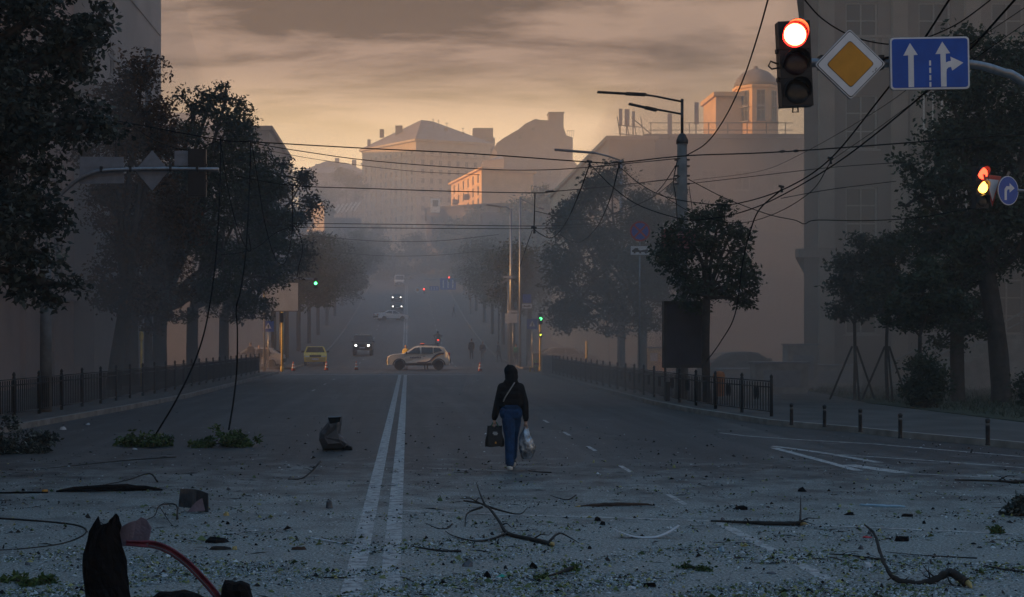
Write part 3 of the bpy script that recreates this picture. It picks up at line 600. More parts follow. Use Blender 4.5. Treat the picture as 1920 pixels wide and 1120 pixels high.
tree('linden_tree', 'linden at the left corner with crown edge over the crossing', (-10.6, 82), [(525, 330, 45, 40), (545, 380, 40, 60), (510, 460, 55, 80), (550, 480, 32, 45), (480, 560, 45, 40), (470, 420, 50, 90)], .21, 13000, lf_blue, .3, gL, clumps=26)
# left row beyond the crossing, right row beyond the crossing
for i, (y, px, py, rx, ry) in enumerate(((112, 585, 530, 40, 50), (124, 600, 505, 42, 55), (138, 618, 520, 36, 46), (152, 632, 500, 38, 50), (168, 645, 510, 32, 42), (186, 655, 500, 30, 40), (206, 668, 500, 28, 36), (230, 680, 490, 26, 34), (255, 690, 480, 24, 32))):
    x = -10.6; dx = (px-VX)/F*y
    tree('street_tree', ['hazy street tree just past the left crossing corner', 'second hazy street tree past the left crossing', 'third hazy tree of the left hill row', 'fourth hazy tree of the left hill row', 'fifth hazy tree of the left hill row', 'sixth hazy tree up the left hill kerb', 'seventh hazy tree up the left hill kerb', 'eighth hazy tree up the left hill kerb', 'last hazy tree before the hilltop on the left'][i], (min(x, dx), y), [(px, py, rx, ry), (px-22, py-20, rx*.8, ry*.8), (px-8, py+22, rx*.8, ry*.6)], .26, 5200, lf_green, .22, 'hill row left', clumps=30)
for i, (y, px, py, rx, ry) in enumerate(((118, 985, 520, 45, 60), (132, 955, 530, 36, 52), (150, 935, 510, 34, 50), (170, 915, 520, 30, 44), (192, 900, 505, 28, 42), (218, 885, 500, 28, 38), (246, 872, 490, 26, 34))):
    tree('street_tree', ['hazy street tree behind the right signal post', 'second hazy tree past the right crossing', 'third hazy tree of the right hill row', 'fourth hazy tree of the right hill row', 'fifth hazy tree up the right hill kerb', 'sixth hazy tree up the right hill kerb', 'last hazy tree near the blue boards on the right'][i], ((px+8-VX)/F*y, y), [(px, py, rx, ry), (px+22, py-26, rx*.9, ry*.8), (px+10, py+24, rx*.8, ry*.7)], .27, 5200, lf_green, .2, 'hill row right', clumps=30)
# right pavement trees
tree('maple_tree', 'broad hazy tree left of the tall lamp post', (12.2, 74), [(1150, 400, 70, 70), (1110, 480, 60, 80), (1170, 520, 70, 80), (1090, 560, 45, 50), (1200, 440, 50, 60), (1130, 590, 55, 40), (1120, 360, 40, 36)], .2, 15000, lf_dark, .26, gR, clumps=26)
tree('maple_tree', 'hazy tree further back left of the lamp post', (12.6, 84), [(1064, 450, 38, 70), (1066, 540, 34, 60), (1085, 400, 35, 45), (1056, 590, 26, 28)], .22, 8000, lf_blue, .24, gR, clumps=28)
tree('maple_tree', 'hazy tree with two thin trunks behind the right fence', (13.6, 66), [(1215, 470, 50, 70), (1240, 400, 50, 55), (1190, 560, 50, 50), (1250, 520, 50, 60)], .19, 10000, lf_dark, .2, gR, clumps=26)
tree('maple_tree', 'dark tree right of the lamp post with ragged right edge', (9.3, 44.3), [(1325, 425, 38, 40), (1370, 470, 32, 45), (1385, 540, 28, 32), (1340, 530, 45, 40), (1290, 450, 45, 60), (1295, 550, 36, 30), (1352, 392, 22, 20), (1402, 520, 14, 26), (1398, 565, 16, 12), (1375, 432, 16, 16), (1262, 490, 26, 40)], .15, 6500, lf_dark, .13, gR, clumps=15, fork=3.4, split=6)
tree('young_tree', 'young staked tree at the left of the lawn', (14.6, 46.5), [(1605, 520, 42, 40), (1625, 480, 30, 32), (1580, 560, 28, 32), (1630, 570, 34, 30)], .15, 6500, lf_blue, .055, 'young lawn trees', clumps=26, fork=2.6, stakes=True)
tree('young_tree', 'second young staked tree on the lawn', (15.5, 46), [(1670, 490, 34, 40), (1650, 550, 36, 36), (1690, 560, 36, 34), (1665, 460, 22, 22)], .15, 6500, lf_dark, .055, 'young lawn trees', clumps=26, fork=2.6, stakes=True)
tree('young_tree', 'young tree beside the dark bush', (15.3, 42.5), [(1735, 550, 42, 42), (1700, 590, 34, 28), (1765, 585, 34, 32), (1735, 505, 28, 28)], .14, 7000, lf_dark, .06, 'young lawn trees', clumps=26, fork=2.2)
tree('linden_tree', 'huge dark tree filling the upper right with leaning trunk', (18.6, 44.5), [(1830, 120, 75, 60), (1800, 230, 80, 80), (1870, 220, 80, 90), (1740, 330, 50, 50), (1760, 430, 70, 60), (1850, 360, 90, 80), (1900, 300, 80, 100), (1850, 470, 80, 55), (1790, 520, 45, 40), (1920, 430, 70, 70), (1725, 370, 32, 30), (1930, 160, 70, 80)], .16, 30000, lf_dark, .30, gR, clumps=36, lean=-.5, fork=4.2)
tree('linden_tree', 'dark tree with straight trunk left of the leaning trunk', (17.4, 45), [(1795, 560, 45, 50), (1770, 500, 45, 45), (1820, 600, 30, 36), (1790, 620, 34, 30), (1810, 440, 50, 60)], .15, 9000, lf_dark, .22, gR, clumps=26, fork=3.6)
def bush(name, label, base, lobes, leaf, n, m, z0):
    t = thing(name, label, 'bush', (*base, z0)); ppm = F/base[1]; cen, ti = [], []; b = MB()
    for (px, py, rx, ry) in lobes:
        c = P(px, py, base[1]); a = np.array([rx, rx, ry])/ppm; b.tube([(base[0], base[1], z0-.05), ((base[0]+c.x)/2+.05, base[1], (z0+c.z)/2), c], [.03, .02, .01], 5)
        for _ in range(22):
            w = rng.normal(size=3); w /= np.linalg.norm(w); p = np.array(c)+w*a*rnd.uniform(.3, 1); k = n//22//len(lobes)
            cen.append(rng.normal(size=(k, 3))*a*.25+p); ti.append(np.clip(rng.normal(rnd.uniform(.1, .6), .15, k), 0, 1))
    cen = np.concatenate(cen); cen[:, 2] = np.maximum(cen[:, 2], z0+.04); b.build('stem', m_bark, t); leaf_obj('foliage', cen, leaf, m, t, np.concatenate(ti)); return t
bush('dark_bush', 'rounded dark bush on the lawn under the young tree', (14.9, 41), [(1735, 700, 38, 36), (1715, 730, 26, 26), (1760, 725, 24, 28), (1735, 740, 34, 22)], .11, 7000, lf_dark, .15)
bush('dark_bush', 'low dark bush at the right edge of the lawn', (18.8, 42), [(1930, 740, 26, 36), (1945, 720, 30, 30)], .11, 3500, lf_dark, .15)
# hill side foliage: individually placed far trees
k = 0
far = [(510, 345, 40, 46, 330), (545, 360, 42, 40, 340), (585, 370, 30, 36, 400), (650, 345, 34, 30, 430), (690, 470, 40, 40, 300), (660, 455, 34, 30, 330), (720, 500, 40, 36, 320), (760, 490, 40, 34, 340), (800, 480, 40, 40, 350), (835, 470, 36, 40, 330), (870, 460, 34, 46, 300), (905, 440, 40, 50, 290), (610, 470, 40, 36, 260), (950, 440, 40, 50, 260), (1000, 430, 40, 50, 240), (1040, 400, 45, 55, 230), (690, 440, 24, 24, 380), (1100, 390, 36, 40, 200), (560, 430, 32, 40, 280)]
wd = ['leftmost dark tree on the left skyline', 'rounded tree on the left skyline', 'tree below the distant rooftop', 'tree touching the left flank of the hip roofed house', 'tree at the foot of the hip roofed house', 'tree under the cream corner house', 'tree closing the street left of centre', 'tree closing the end of the street', 'tree closing the street right of centre', 'tree left of the blue boards above', 'tree behind the blue direction boards', 'tree right of the sunlit house below', 'tree behind the green signal left', 'tree in front of the dim street block', 'tree right of the dim street block', 'tree below the gabled house at right', 'dark clump against the hip roofed house base', 'tree below the pale block aerials', 'tree between left lindens and cream house']
for (px, py, rx, ry, d), w_ in zip(far, wd):
    x = (px-VX)/F*d; zg = zr(d) + max(0, abs(x)-22)*.06
    tree('hill_tree', 'smoke dimmed ' + w_, (x, d), [(px, py, rx, ry), (px-rx*.5, py+ry*.5, rx*.7, ry*.7), (px+rx*.5, py+ry*.4, rx*.7, ry*.7), (px, py-ry*.4, rx*.6, ry*.6)], .55, 3600, lf_green, .3, 'hill trees', clumps=22, split=3, z0=zg-.1)
# grass blades on the lawn
n = 9000; cen = np.stack([rng.uniform(14.8, 26, n), rng.uniform(34.5, 58, n), np.full(n, .15)], 1)
g = leaf_obj('lawn_grass', cen, .16, lf_dark, None, rng.uniform(.1, .7, n), droop=-1.6, elong=.12); g['kind'] = 'stuff'; g['label'] = 'short dark grass on the right lawn'; g['category'] = 'grass'
# ============================================================ STREET FURNITURE
# ---- signal heads (local frame: faces -Y, origin at the middle of the housing)
m_lens_off = mat('lens_dark', (.03, .012, .014), .25, .3, 30, .1)
m_lens_off2 = mat('lens_dark_plain', (.02, .018, .018), .25, .3, 30, .1)
m_house = mat('signal_housing', (.009, .008, .010), .45, .3, 8, .05)
def signal(label, loc, rz=0, s=1.0, lit=None, tilt=0, group='traffic signals', hook=True, back=False):
    t = thing('traffic_light', label, 'traffic light', loc, rz, group); t.rotation_euler = (0, tilt, rz); t.scale = (s, s, s)
    b = MB()
    for k in range(3): b.box((0, 0, .36-k*.36), (.40, .17, .355))
    b.box((0, .09, 0), (.34, .03, 1.0))
    for z in (.18, -.18): b.box((-.205, .02, z), (.03, .08, .05))
    b.build('housing', m_house, t, local=True)
    for k, nm in enumerate(('red', 'amber', 'green')):
        z = .36-k*.36; b = MB(); prof = [(.155, 0), (.15, -.012), (.11, -.028), (.05, -.036), (.001, -.038)]
        b.lathe([(r_, y_) for r_, y_ in prof], (0, -.088, z), 20, 'Y')
        mm = m_lens_off if k < 2 else m_lens_off2
        if lit and nm in lit: mm = lit[nm]
        if mm is m_red_on:
            b = MB(); b.lathe([(.138, -.018), (.11, -.028), (.05, -.036), (.001, -.038)], (0, -.088, z), 20, 'Y'); rb = MB(); rb.lathe([(.158, 0), (.15, -.012), (.138, -.018)], (0, -.088, z), 20, 'Y'); rb.build('lens_rim', m_red_rim, t, local=True)
        ln = b.build('lens', mm, t, local=True); ln['label'] = ('lit ' if lit and nm in lit else 'dark ') + nm + ' lens'
        b = MB(); n_ = 14; vs = []
        for j in range(n_+1):
            a = math.pi*(-.12 + 1.24*j/n_); q = math.sin(max(0, min(1, j/n_))*math.pi)
            for rr in (.165, .172):
                for yy_ in (-.085, -.10-.17*q): vs.append((rr*math.cos(a), yy_, z+rr*math.sin(a)))
        fs = []
        for j in range(n_):
            o_ = j*4; fs += [(o_, o_+1, o_+5, o_+4), (o_+2, o_+6, o_+7, o_+3), (o_+1, o_+3, o_+7, o_+5)]
        b.add(vs, fs); b.build('visor', m_house, t, local=True)
    if hook:
        b = MB(); b.tube([(-.2, .02, .02), (-.29, .02, .06), (-.32, .02, 0), (-.28, .02, -.04), (-.2, .02, -.03)], .012, 6); b.build('bracket', m_house, t, local=True); b = MB(); b.tube([(-.03, .02, -.53), (-.04, .02, -.60), (.03, .02, -.60), (.03, .02, -.53)], .012, 6); b.build('eyelet', m_house, t, local=True)
    return t
def plate(t, name, poly, y, th, m):
    b = MB(); b.prism(poly, (0, y, 0), (1, 0, 0), (0, 0, 1), (0, th, 0)); return b.build(name, m, t, local=True)
def rrect(w, h, r, n=5):
    o = []
    for cx_, cz, a0 in ((w/2-r, h/2-r, 0), (-w/2+r, h/2-r, 90), (-w/2+r, -h/2+r, 180), (w/2-r, -h/2+r, 270)):
        o += [(cx_+r*math.cos(R(a0+90*i/n)), cz+r*math.sin(R(a0+90*i/n))) for i in range(n+1)]
    return o
def circ(r, n=28): return [(r*math.cos(2*math.pi*i/n), r*math.sin(2*math.pi*i/n)) for i in range(n)]
def ring(t, name, r0, r1, y, th, m, n=28):
    b = MB(); vs = [(r_*math.cos(2*math.pi*i/n), yy_, r_*math.sin(2*math.pi*i/n)) for i in range(n) for r_ in (r0, r1) for yy_ in (y, y+th)]
    fs = []
    for i in range(n):
        a, c = i*4, ((i+1) % n)*4; fs += [(a, a+2, c+2, c), (a+1, c+1, c+3, a+3), (a+2, a+3, c+3, c+2), (a, c, c+1, a+1)]
    b.add(vs, fs); return b.build(name, m, t, local=True)
def diamond(h, rr=.03):
    o = []
    for k in range(4):
        a = math.pi/2*k; c = Vector((math.cos(a), math.sin(a)))*(h-rr*1.4); o += [(c.x+rr*math.cos(a+q), c.y+rr*math.sin(a+q)) for q in (-.7, 0, .7)]
    return o
# ---- main gantry with red signal and two signs
d = 17.8; ppm = F/d; zA = P(0, 118, d).z; xa = P(1515, 0, d).x; xb = P(1800, 0, d).x; xp = 10.6
t = thing('signal_gantry', 'grey curved steel arm holding the red signal and signs', 'gantry', (xp, d, 0))
b = MB(); b.tube(spline([P(1470, 117, d+.12), P(1600, 119, d+.12), P(1760, 118, d+.12), P(1830, 122, d+.12), P(1880, 136, d+.12), P(1925, 158, d+.12), (9.4, d+.12, 4.2), (10.3, d+.12, 2.2), (xp, d+.12, .9), (xp, d+.12, 0)], 5), .055, 12); b.build('arm', m_metal, t)
b = MB(); b.lathe([(.16, 0), (.16, .5), (.11, .62), (.075, .95)], (xp, d+.12, 0), 14); b.build('base', m_metal, t)
for px in (1540, 1600, 1650, 1700, 1780): b = MB(); q = P(px, 118, d+.12); b.box((q.x, q.y, q.z), (.06, .15, .17)); b.build('clamp', m_dark, t)
b = MB(); b.tube(spline([P(1655, 112, d+.02), P(1668, 108, d+.1), P(1700, 112, d+.1)], 5), .015, 6); b.build('cable', m_wire, t)
c = P(1488, 122, d); signal('large traffic light glowing red, nearest the camera at top right', (c.x, c.y-.02, c.z), 0, .985, {'red': m_red_on}, tilt=R(-2.6))
c = P(1592, 122, d); t = thing('priority_road_sign', 'white bordered diamond sign with amber centre beside the red signal', 'road sign', (c.x, c.y-.02, c.z)); t.rotation_euler = (0, R(-1), 0)
plate(t, 'panel', diamond(.445), -.02, .03, m_signback); plate(t, 'face', diamond(.44), -.028, .007, m_reflw)
plate(t, 'outline', diamond(.425), -.0305, .0025, m_black); plate(t, 'border', diamond(.412), -.034, .0035, m_reflw); plate(t, 'inner_outline', diamond(.298), -.0365, .0025, m_black); plate(t, 'centre', diamond(.288), -.040, .0035, m_amber)
for x, z in ((.33, -.08), (.30, -.10), (.34, -.06)): b = MB(); b.lathe([(.008, 0), (.001, -.005)], (x-.02, -.036, z), 8, 'Y'); b.build('rivet', m_dark, t, local=True)
c = P(1741, 120, d); t = thing('lane_direction_sign', 'blue lane sign with two white arrows, one branching right', 'road sign', (c.x, c.y-.02, c.z)); t.rotation_euler = (0, R(-.9), 0)
plate(t, 'panel', rrect(.995, .66, .05), -.02, .03, m_signback); plate(t, 'border', rrect(.985, .65, .045), -.027, .006, m_reflw); plate(t, 'face', rrect(.945, .61, .035), -.031, .004, m_blue)
U = lambda x, y: ((x-1105)/687, (552-y)/687)
plate(t, 'arrow', [U(*q) for q in ((918, 756), (965, 756), (965, 482), (1000, 480), (935, 378), (877, 485), (918, 483))], -.034, .003, m_reflw)
plate(t, 'arrow', [U(*q) for q in ((1197, 756), (1244, 756), (1244, 640), (1247, 608), (1262, 592), (1285, 588), (1294, 620), (1390, 553), (1280, 500), (1284, 536), (1262, 540), (1240, 550), (1240, 474), (1278, 470), (1212, 370), (1152, 476), (1195, 475))], -.034, .003, m_reflw)
for y0, y1 in ((530, 574), (592, 638), (655, 700), (715, 756)): plate(t, 'dash', [U(*q) for q in ((1097, y0), (1113, y0), (1113, y1), (1097, y1))], -.034, .003, m_reflw)
# ---- left gantry seen from behind
d = 39.0; px_p = 86; xp = (px_p-VX)/F*d
t = thing('signal_gantry', 'left pavement gantry pole with arm reaching over the road', 'gantry', (xp, d, .13))
b = MB(); b.tube([(xp, d, .1), (xp, d, 4.4)], [.17, .15], 12); b.build('pole', m_pole, t)
b = MB(); b.tube(spline([(xp, d, 4.3), P(100, 390, d), P(130, 350, d), P(165, 328, d), P(200, 320, d), P(300, 317, d), P(410, 318, d)], 5), .055, 10); b.build('arm', m_metal, t)
for px in (190, 245, 320, 370): b = MB(); b.box(P(px, 318, d), (.07, .13, .16)); b.build('clamp', m_dark, t)
def backsign(name, label, px, py, w_px, poly, d, cat='road sign'):
    c = P(px, py, d); t = thing(name, label, cat, (c.x, d+.10, c.z)); plate(t, 'panel', poly, 0, .02, m_signback); plate(t, 'face', poly, .022, .003, m_blue)
    for z in (-.12, .12): plate(t, 'stiffener', [(-w_px*.45, z-.02), (w_px*.45, z-.02), (w_px*.45, z+.02), (-w_px*.45, z+.02)], -.012, .012, m_signback)
k = d/F
backsign('lane_direction_sign', 'grey back of a wide sign on the left gantry', 189, 319, 84*k, [(-41*k, 26*k), (41*k, 25*k), (42*k, -24*k), (-42*k, -25*k)], d)
backsign('priority_road_sign', 'grey back of a diamond sign on the left gantry', 284, 319, 30*k, [(0, 38*k), (32*k, 0), (0, -38*k), (-32*k, 0)], d)
backsign('small_plate', 'small pale plate beside the left gantry signal', 341, 296, 26*k, [(-15*k, 14*k), (15*k, 14*k), (15*k, -14*k), (-15*k, -14*k)], d)
c = P(369, 324, d); signal('signal head seen from behind on the left gantry', (c.x, d+.12, c.z), math.pi, 90*k/1.08, None)
# ---- right side-street gantry, turned
d = 35.5; xp = P(1960, 0, d).x
t = thing('signal_gantry', 'thin side street gantry at the right picture edge', 'gantry', (xp, d+.3, .13)); b = MB()
b.tube([(xp, d+.3, .1), (xp, d+.3, 6.3)], [.11, .08], 10); b.build('pole', m_metal, t); b = MB(); b.tube([(xp, d+.3, P(0, 357, d).z), P(1848, 355, d+.22)], .04, 8); b.build('arm', m_metal, t)
c = P(1838, 352, d); signal('side street signal showing red and amber at right', (c.x, d, c.z), R(18), .96, {'red': m_red_dim, 'amber': m_amb_on})
c = P(1863, 354, d); t = thing('yield_sign', 'turned triangular yield sign next to the red amber signal', 'road sign', (c.x, d+.1, c.z), R(36))
tri = lambda h: [(-h*.577*1.5, h*.75), (h*.577*1.5, h*.75), (0, -h*.95)]
plate(t, 'panel', tri(.46), -.01, .02, m_signback); plate(t, 'border', tri(.455), -.014, .003, m_red); plate(t, 'face', tri(.32), -.017, .003, m_reflw)
c = P(1893, 357, d); t = thing('turn_right_sign', 'round blue sign with white right turn arrow', 'road sign', (c.x, d+.1, c.z), R(27))
plate(t, 'panel', circ(.37), -.01, .02, m_signback); plate(t, 'border', circ(.365), -.013, .002, m_reflw); plate(t, 'face', circ(.345), -.016, .003, m_blue)
plate(t, 'arrow', [(-.14, -.24), (-.06, -.24), (-.06, -.02), (-.03, .03), (.04, .03), (.04, -.05), (.22, .07), (.04, .19), (.04, .11), (-.07, .11), (-.14, .03)], -.019, .003, m_reflw)
# ---- tall concrete lamp post with double lamp arm and signs
def px_tube(pts, r, d, n=6, k=6): return [P(x, y, d) for x, y in pts]
d = 47.5; xp = P(1279, 0, d).x
t = thing('lamp_post', 'thick concrete lamp post with two long street lamp arms', 'lamp post', (xp, d, .13))
b = MB(); b.tube([(xp, d, .1), (xp, d, P(0, 268, d).z)], [.21, .165], 14); b.build('shaft', m_pole, t)
b = MB(); b.lathe([(.2, 0), (.2, .12), (.12, .3), (.05, .36)], (xp, d, P(0, 270, d).z), 12); b.build('cap', m_dark, t)
b = MB(); b.tube([(xp, d, P(0, 266, d).z), (xp, d, P(0, 186, d).z)], .05, 8); b.build('riser', m_dark, t)
for pts in (((1279, 191), (1230, 181), (1195, 176)), ((1277, 214), (1240, 207), (1215, 203))): b = MB(); b.tube(px_tube(pts, 0, d), .035, 8); b.build('arm', m_dark, t)
for (x0, y0, x1, y1) in ((1212, 178, 1120, 173), (1232, 207, 1179, 195)):
    a, c = P(x0, y0, d), P(x1, y1, d); u = (c-a).normalized(); M = Matrix.Rotation(math.atan2(-u.z, -u.x)*-1, 3, 'Y'); b = MB(); b.box((a+c)/2, ((c-a).length, .22, .05), M=M); b.box(a.lerp(c, .22), ((c-a).length*.4, .2, .09), M=M); b.build('lamp_head', m_dark, t)
for py in (300, 312, 330, 345): b = MB(); b.box(P(1279, py, d), (.48, .2, .05)); b.build('band', m_dark, t)
b = MB(); b.tube(spline([P(1270, 300, d-.2), P(1263, 340, d-.3), P(1268, 380, d-.2), P(1272, 480, d-.2)], 6), .02, 5); b.build('cable', m_wire, t)
ds = 52.5; c = P(1200, 434, ds); t = thing('no_stopping_sign', 'round blue no stopping sign with red cross, hazy by the lamp post', 'road sign', (c.x, ds, c.z))
plate(t, 'panel', circ(.38), -.01, .02, m_signback); plate(t, 'border', circ(.375), -.014, .003, m_red); plate(t, 'face', circ(.31), -.017, .003, m_blue)
for s in (-1, 1): b = MB(); b.box((0, -.019, 0), (.62, .004 if s > 0 else .006, .065), M=Matrix.Rotation(s*math.pi/4, 3, 'Y')); b.build('bar', m_red, t, local=True)
b = MB(); b.tube([(0, .06, .3), (0, .06, .13-c.z)], .03, 8); b.build('post', m_metal, t, local=True)
c = P(1200, 470, ds); t = thing('tow_away_plate', 'white plate with tow truck pictogram under the no stopping sign', 'road sign', (c.x, ds-.01, c.z)); k = d/F
plate(t, 'panel', rrect(.74, .36, .03), -.01, .02, m_signback); plate(t, 'border', rrect(.73, .35, .03), -.013, .002, m_black); plate(t, 'face', rrect(.70, .32, .02), -.016, .003, m_reflw)
plate(t, 'pictogram', [(-.30, -.06), (-.30, .0), (-.24, .04), (-.18, .09), (-.08, .09), (-.05, .02), (.02, .0), (.28, .05), (.30, .01), (.24, -.06)], -.0185, .0025, m_black)
for x in (-.2, .0, .2): b = MB(); b.lathe([(.035, 0), (.035, -.004)], (x, -.0165, -.08), 10, 'Y'); b.build('wheel_mark', m_black, t, local=True)
c = P(1273, 451, d-.35); t = thing('red_board', 'faded red rectangular board on the lamp post shaft', 'board', (c.x, d-.35, c.z)); plate(t, 'panel', rrect(65*k, 42*k, .03), 0, .03, mat('faded_red_board', (.16, .022, .025), .6, .2, 3, .03))
for z in (.2, -.22): plate(t, 'text_bar', [(-.45, z-.015), (.45, z-.015), (.45, z+.015), (-.45, z+.015)], -.003, .003, mat('faded_letter', (.30, .16, .16), .6, .2, 20, 0))
plate(t, 'strap', [(-.05, -.1), (.25, -.1), (.25, .1), (-.05, .1)], .03, .16, m_dark)
# further lamp posts
def lampost(label, px, pybase_d, top, arm, r=.1):
    d = pybase_d; x = P(px, 0, d).x; z0 = zr(d)+.1; t = thing('lamp_post', label, 'lamp post', (x, d, z0), group='street lamps'); b = MB(); zt_ = P(0, top, d).z
    b.tube([(x, d, z0), (x, d, zt_)], [r, r*.7], 8); b.build('shaft', m_metal, t); a = [P(*q, d) for q in arm]
    b = MB(); b.tube(a[:-1], r*.4, 6); b.build('arm', m_metal, t); u = a[-1]-a[-2]; b = MB(); b.box((a[-1]+a[-2])/2, (u.length, .3, .1), M=Matrix.Rotation(-math.atan2(u.z, u.x), 3, 'Y')); b.build('lamp_head', m_signback, t)
lampost('hazy lamp post whose arm pokes out left of the pale block', 1165, 78, 300, [(1165, 302), (1140, 293), (1115, 287), (1040, 281)], .13)
lampost('slim pale lamp post up the right hill', 935, 150, 470, [(935, 472), (925, 466), (915, 465)], .10)
lampost('tall pale lamp post by the route sign', 958, 104, 392, [(958, 394), (950, 388), (940, 388), (912, 384)], .12)
lampost('tall slim post right of the route sign', 975, 100, 370, [(975, 372), (990, 380), (1010, 390), (1020, 392)], .09)
lampost('curved pale lamp standing up the hill', 882, 210, 452, [(882, 455), (876, 444), (864, 440), (846, 438)], .13)
# ---- wires
WR = [
 ('upper span wire crossing the whole street from left trees to right edge', [(215, 226, 52), (410, 262, 50), (470, 266, 49.5), (680, 278, 48.5), (880, 288, 47.5), (1105, 304, 46.5), (1160, 305, 46), (1290, 292, 46), (1480, 284, 44), (1925, 251, 40)], .014),
 ('second span wire just below the upper one', [(470, 268, 52), (560, 283, 52), (700, 302, 52), (900, 317, 52), (1010, 319, 52), (1100, 314, 52), (1275, 297, 47)], .011),
 ('third span wire with an insulator right of centre', [(440, 330, 60), (548, 348, 60), (700, 354, 60), (850, 359, 60), (1003, 362, 60), (1040, 359, 60), (1150, 349, 58), (1268, 335, 47)], .013),
 ('lower span wire of the contact line pair, upper strand', [(548, 419, 64), (760, 421, 64), (1000, 424, 64), (1100, 420, 64), (1190, 412, 62)], .010),
 ('lower span wire of the contact line pair, bottom strand', [(548, 426, 66), (760, 428, 66), (1000, 429, 66), (1120, 424, 66), (1200, 416, 64)], .010),
 ('dropper wire hanging at the left end of the contact lines', [(548, 348, 60), (548, 385, 60), (548, 430, 62)], .016),
 ('dropper wire hanging at the right end of the contact lines', [(1003, 362, 60), (1002, 400, 61), (1001, 430, 62)], .016),
 ('thick trolley wire climbing steeply out of the top, left of its pair', [(1165, 316, 46), (1200, 345, 45), (1250, 370, 42), (1340, 384, 38), (1400, 378, 35), (1480, 350, 30), (1557, 298, 27), (1650, 185, 22), (1720, 92, 19), (1785, -8, 16)], .009),
 ('thick trolley wire climbing out at top right, right of its pair', [(1108, 310, 46), (1150, 352, 45), (1200, 386, 43), (1280, 411, 40), (1340, 409, 37), (1400, 395, 34), (1465, 367, 31), (1570, 305, 27), (1690, 212, 22), (1800, 112, 19), (1910, -8, 16)], .009),
 ('slack wire loop swinging from the left hanger into the contact line', [(1105, 310, 46.5), (1085, 365, 50), (1060, 420, 55), (1035, 446, 58), (1015, 440, 60), (1001, 430, 62)], .014),
 ('slack wire loop swinging from the right hanger down to midair', [(1160, 312, 46), (1145, 370, 49), (1120, 425, 53), (1090, 453, 57), (1065, 450, 60), (1050, 440, 62)], .013),
 ('fallen wire running from left span down to the leaf clump', [(413, 260, 50), (414, 300, 48), (411, 380, 44), (405, 480, 40), (392, 580, 36), (372, 660, 33), (335, 742, 30.5), (292, 815, 30.2)], .013),
 ('fallen kinked wire running down to the right leaf clump', [(470, 266, 49.5), (468, 340, 46), (462, 460, 41), (452, 540, 38), (443, 578, 37), (445, 620, 36), (444, 690, 34), (438, 750, 32), (429, 806, 31)], .013),
 ('long wire loop swinging between the two left hangers', [(413, 262, 50), (423, 330, 50), (440, 410, 50.5), (460, 462, 51), (470, 470, 51), (466, 440, 50)], .010),
 ('deep wire loop left of the dropper', [(472, 268, 49.5), (482, 330, 51), (497, 420, 54), (515, 482, 57), (531, 496, 59), (541, 474, 60), (548, 432, 62)], .010),
 ('wire strand arcing left from the dropper foot', [(415, 478, 56), (450, 474, 57), (485, 462, 58), (515, 438, 60), (548, 424, 62)], .010),
 ('short loose wire end curling under the dropper', [(552, 424, 62), (562, 440, 61), (567, 470, 61), (560, 500, 60), (557, 520, 60)], .012),
 ('wire dropping from the top edge to the lamp post', [(1442, -8, 28), (1420, 70, 32), (1393, 150, 36), (1360, 220, 40), (1325, 268, 44), (1285, 293, 46)], .012),
 ('black cable sagging behind the diamond sign', [(1502, -8, 17.9), (1540, 34, 17.95), (1590, 65, 18), (1640, 80, 18.05), (1690, 83, 18.05), (1740, 70, 18.1), (1800, 42, 18.2), (1868, -8, 18.4)], .006),
 ('fallen wire slanting down past the ragged tree', [(1465, 356, 31), (1425, 392, 33), (1408, 430, 35), (1393, 490, 37), (1378, 590, 39), (1352, 640, 41), (1325, 678, 43.5)], .011),
 ('thin stay wire running right from the lamp post to the side signal', [(1290, 336, 46), (1360, 372, 45), (1440, 402, 43), (1490, 413, 42), (1508, 420, 41), (1530, 413, 41), (1620, 414, 39), (1720, 408, 37), (1838, 388, 35.4)], .009),
 ('thin wire across the right facade, lower', [(1290, 345, 46), (1420, 330, 45), (1560, 314, 44), (1700, 304, 43)], .007),
 ('thin wire climbing right above the thick pair, upper', [(1300, 338, 46), (1420, 322, 40), (1500, 290, 34), (1640, 210, 27), (1780, 110, 21), (1925, 12, 18)], .0035),
 ('thin wire climbing right above the thick pair, lower', [(1557, 302, 27), (1640, 245, 25), (1760, 158, 21), (1925, 42, 18)], .0035),
 ('faint wire from insulator to the right crown', [(1465, 372, 31), (1560, 355, 34), (1680, 340, 38)], .006),
 ('short diagonal wire left of the lamp post', [(1268, 310, 46), (1245, 345, 48), (1230, 362, 50)], .010),
 ('thin trailing strand below the right dropper', [(998, 432, 62), (988, 460, 64), (975, 500, 68)], .010),
 ('sagging strand from the lamp post to the right dropper', [(1275, 330, 47), (1220, 372, 50), (1150, 400, 54), (1080, 412, 58), (1003, 396, 61)], .008),
 ('thin strand dangling beside the lamp post shaft', [(1292, 350, 46.8), (1300, 420, 46.6), (1296, 500, 46.5), (1305, 560, 46.4)], .008),
 ('slack strand under the thick trolley pair', [(1235, 362, 43), (1300, 400, 41), (1380, 418, 38), (1450, 402, 34), (1520, 360, 30), (1557, 305, 27)], .006),
 ('drooping strand across the left crowns', [(240, 232, 52), (300, 268, 51), (360, 282, 50.5), (413, 262, 50)], .009),
 ('far strand crossing low over the hill road', [(560, 440, 120), (700, 452, 120), (820, 452, 120), (935, 440, 120)], .015),
 ('far strand crossing just above the hill cars', [(600, 470, 150), (720, 480, 150), (830, 478, 150), (930, 468, 150)], .016),
 ('high far span wire over the left crowns', [(505, 283, 70), (600, 300, 70), (760, 320, 70), (900, 328, 70)], .008),
]
for lb, pts, r in WR:
    b = MB(); q = spline([P(*p) for p in pts], 7)
    b.tube(q, r*1.55, 5); o = b.build('overhead_wire', m_wire); tag(o, lb, 'wire', 'torn trolley wires')
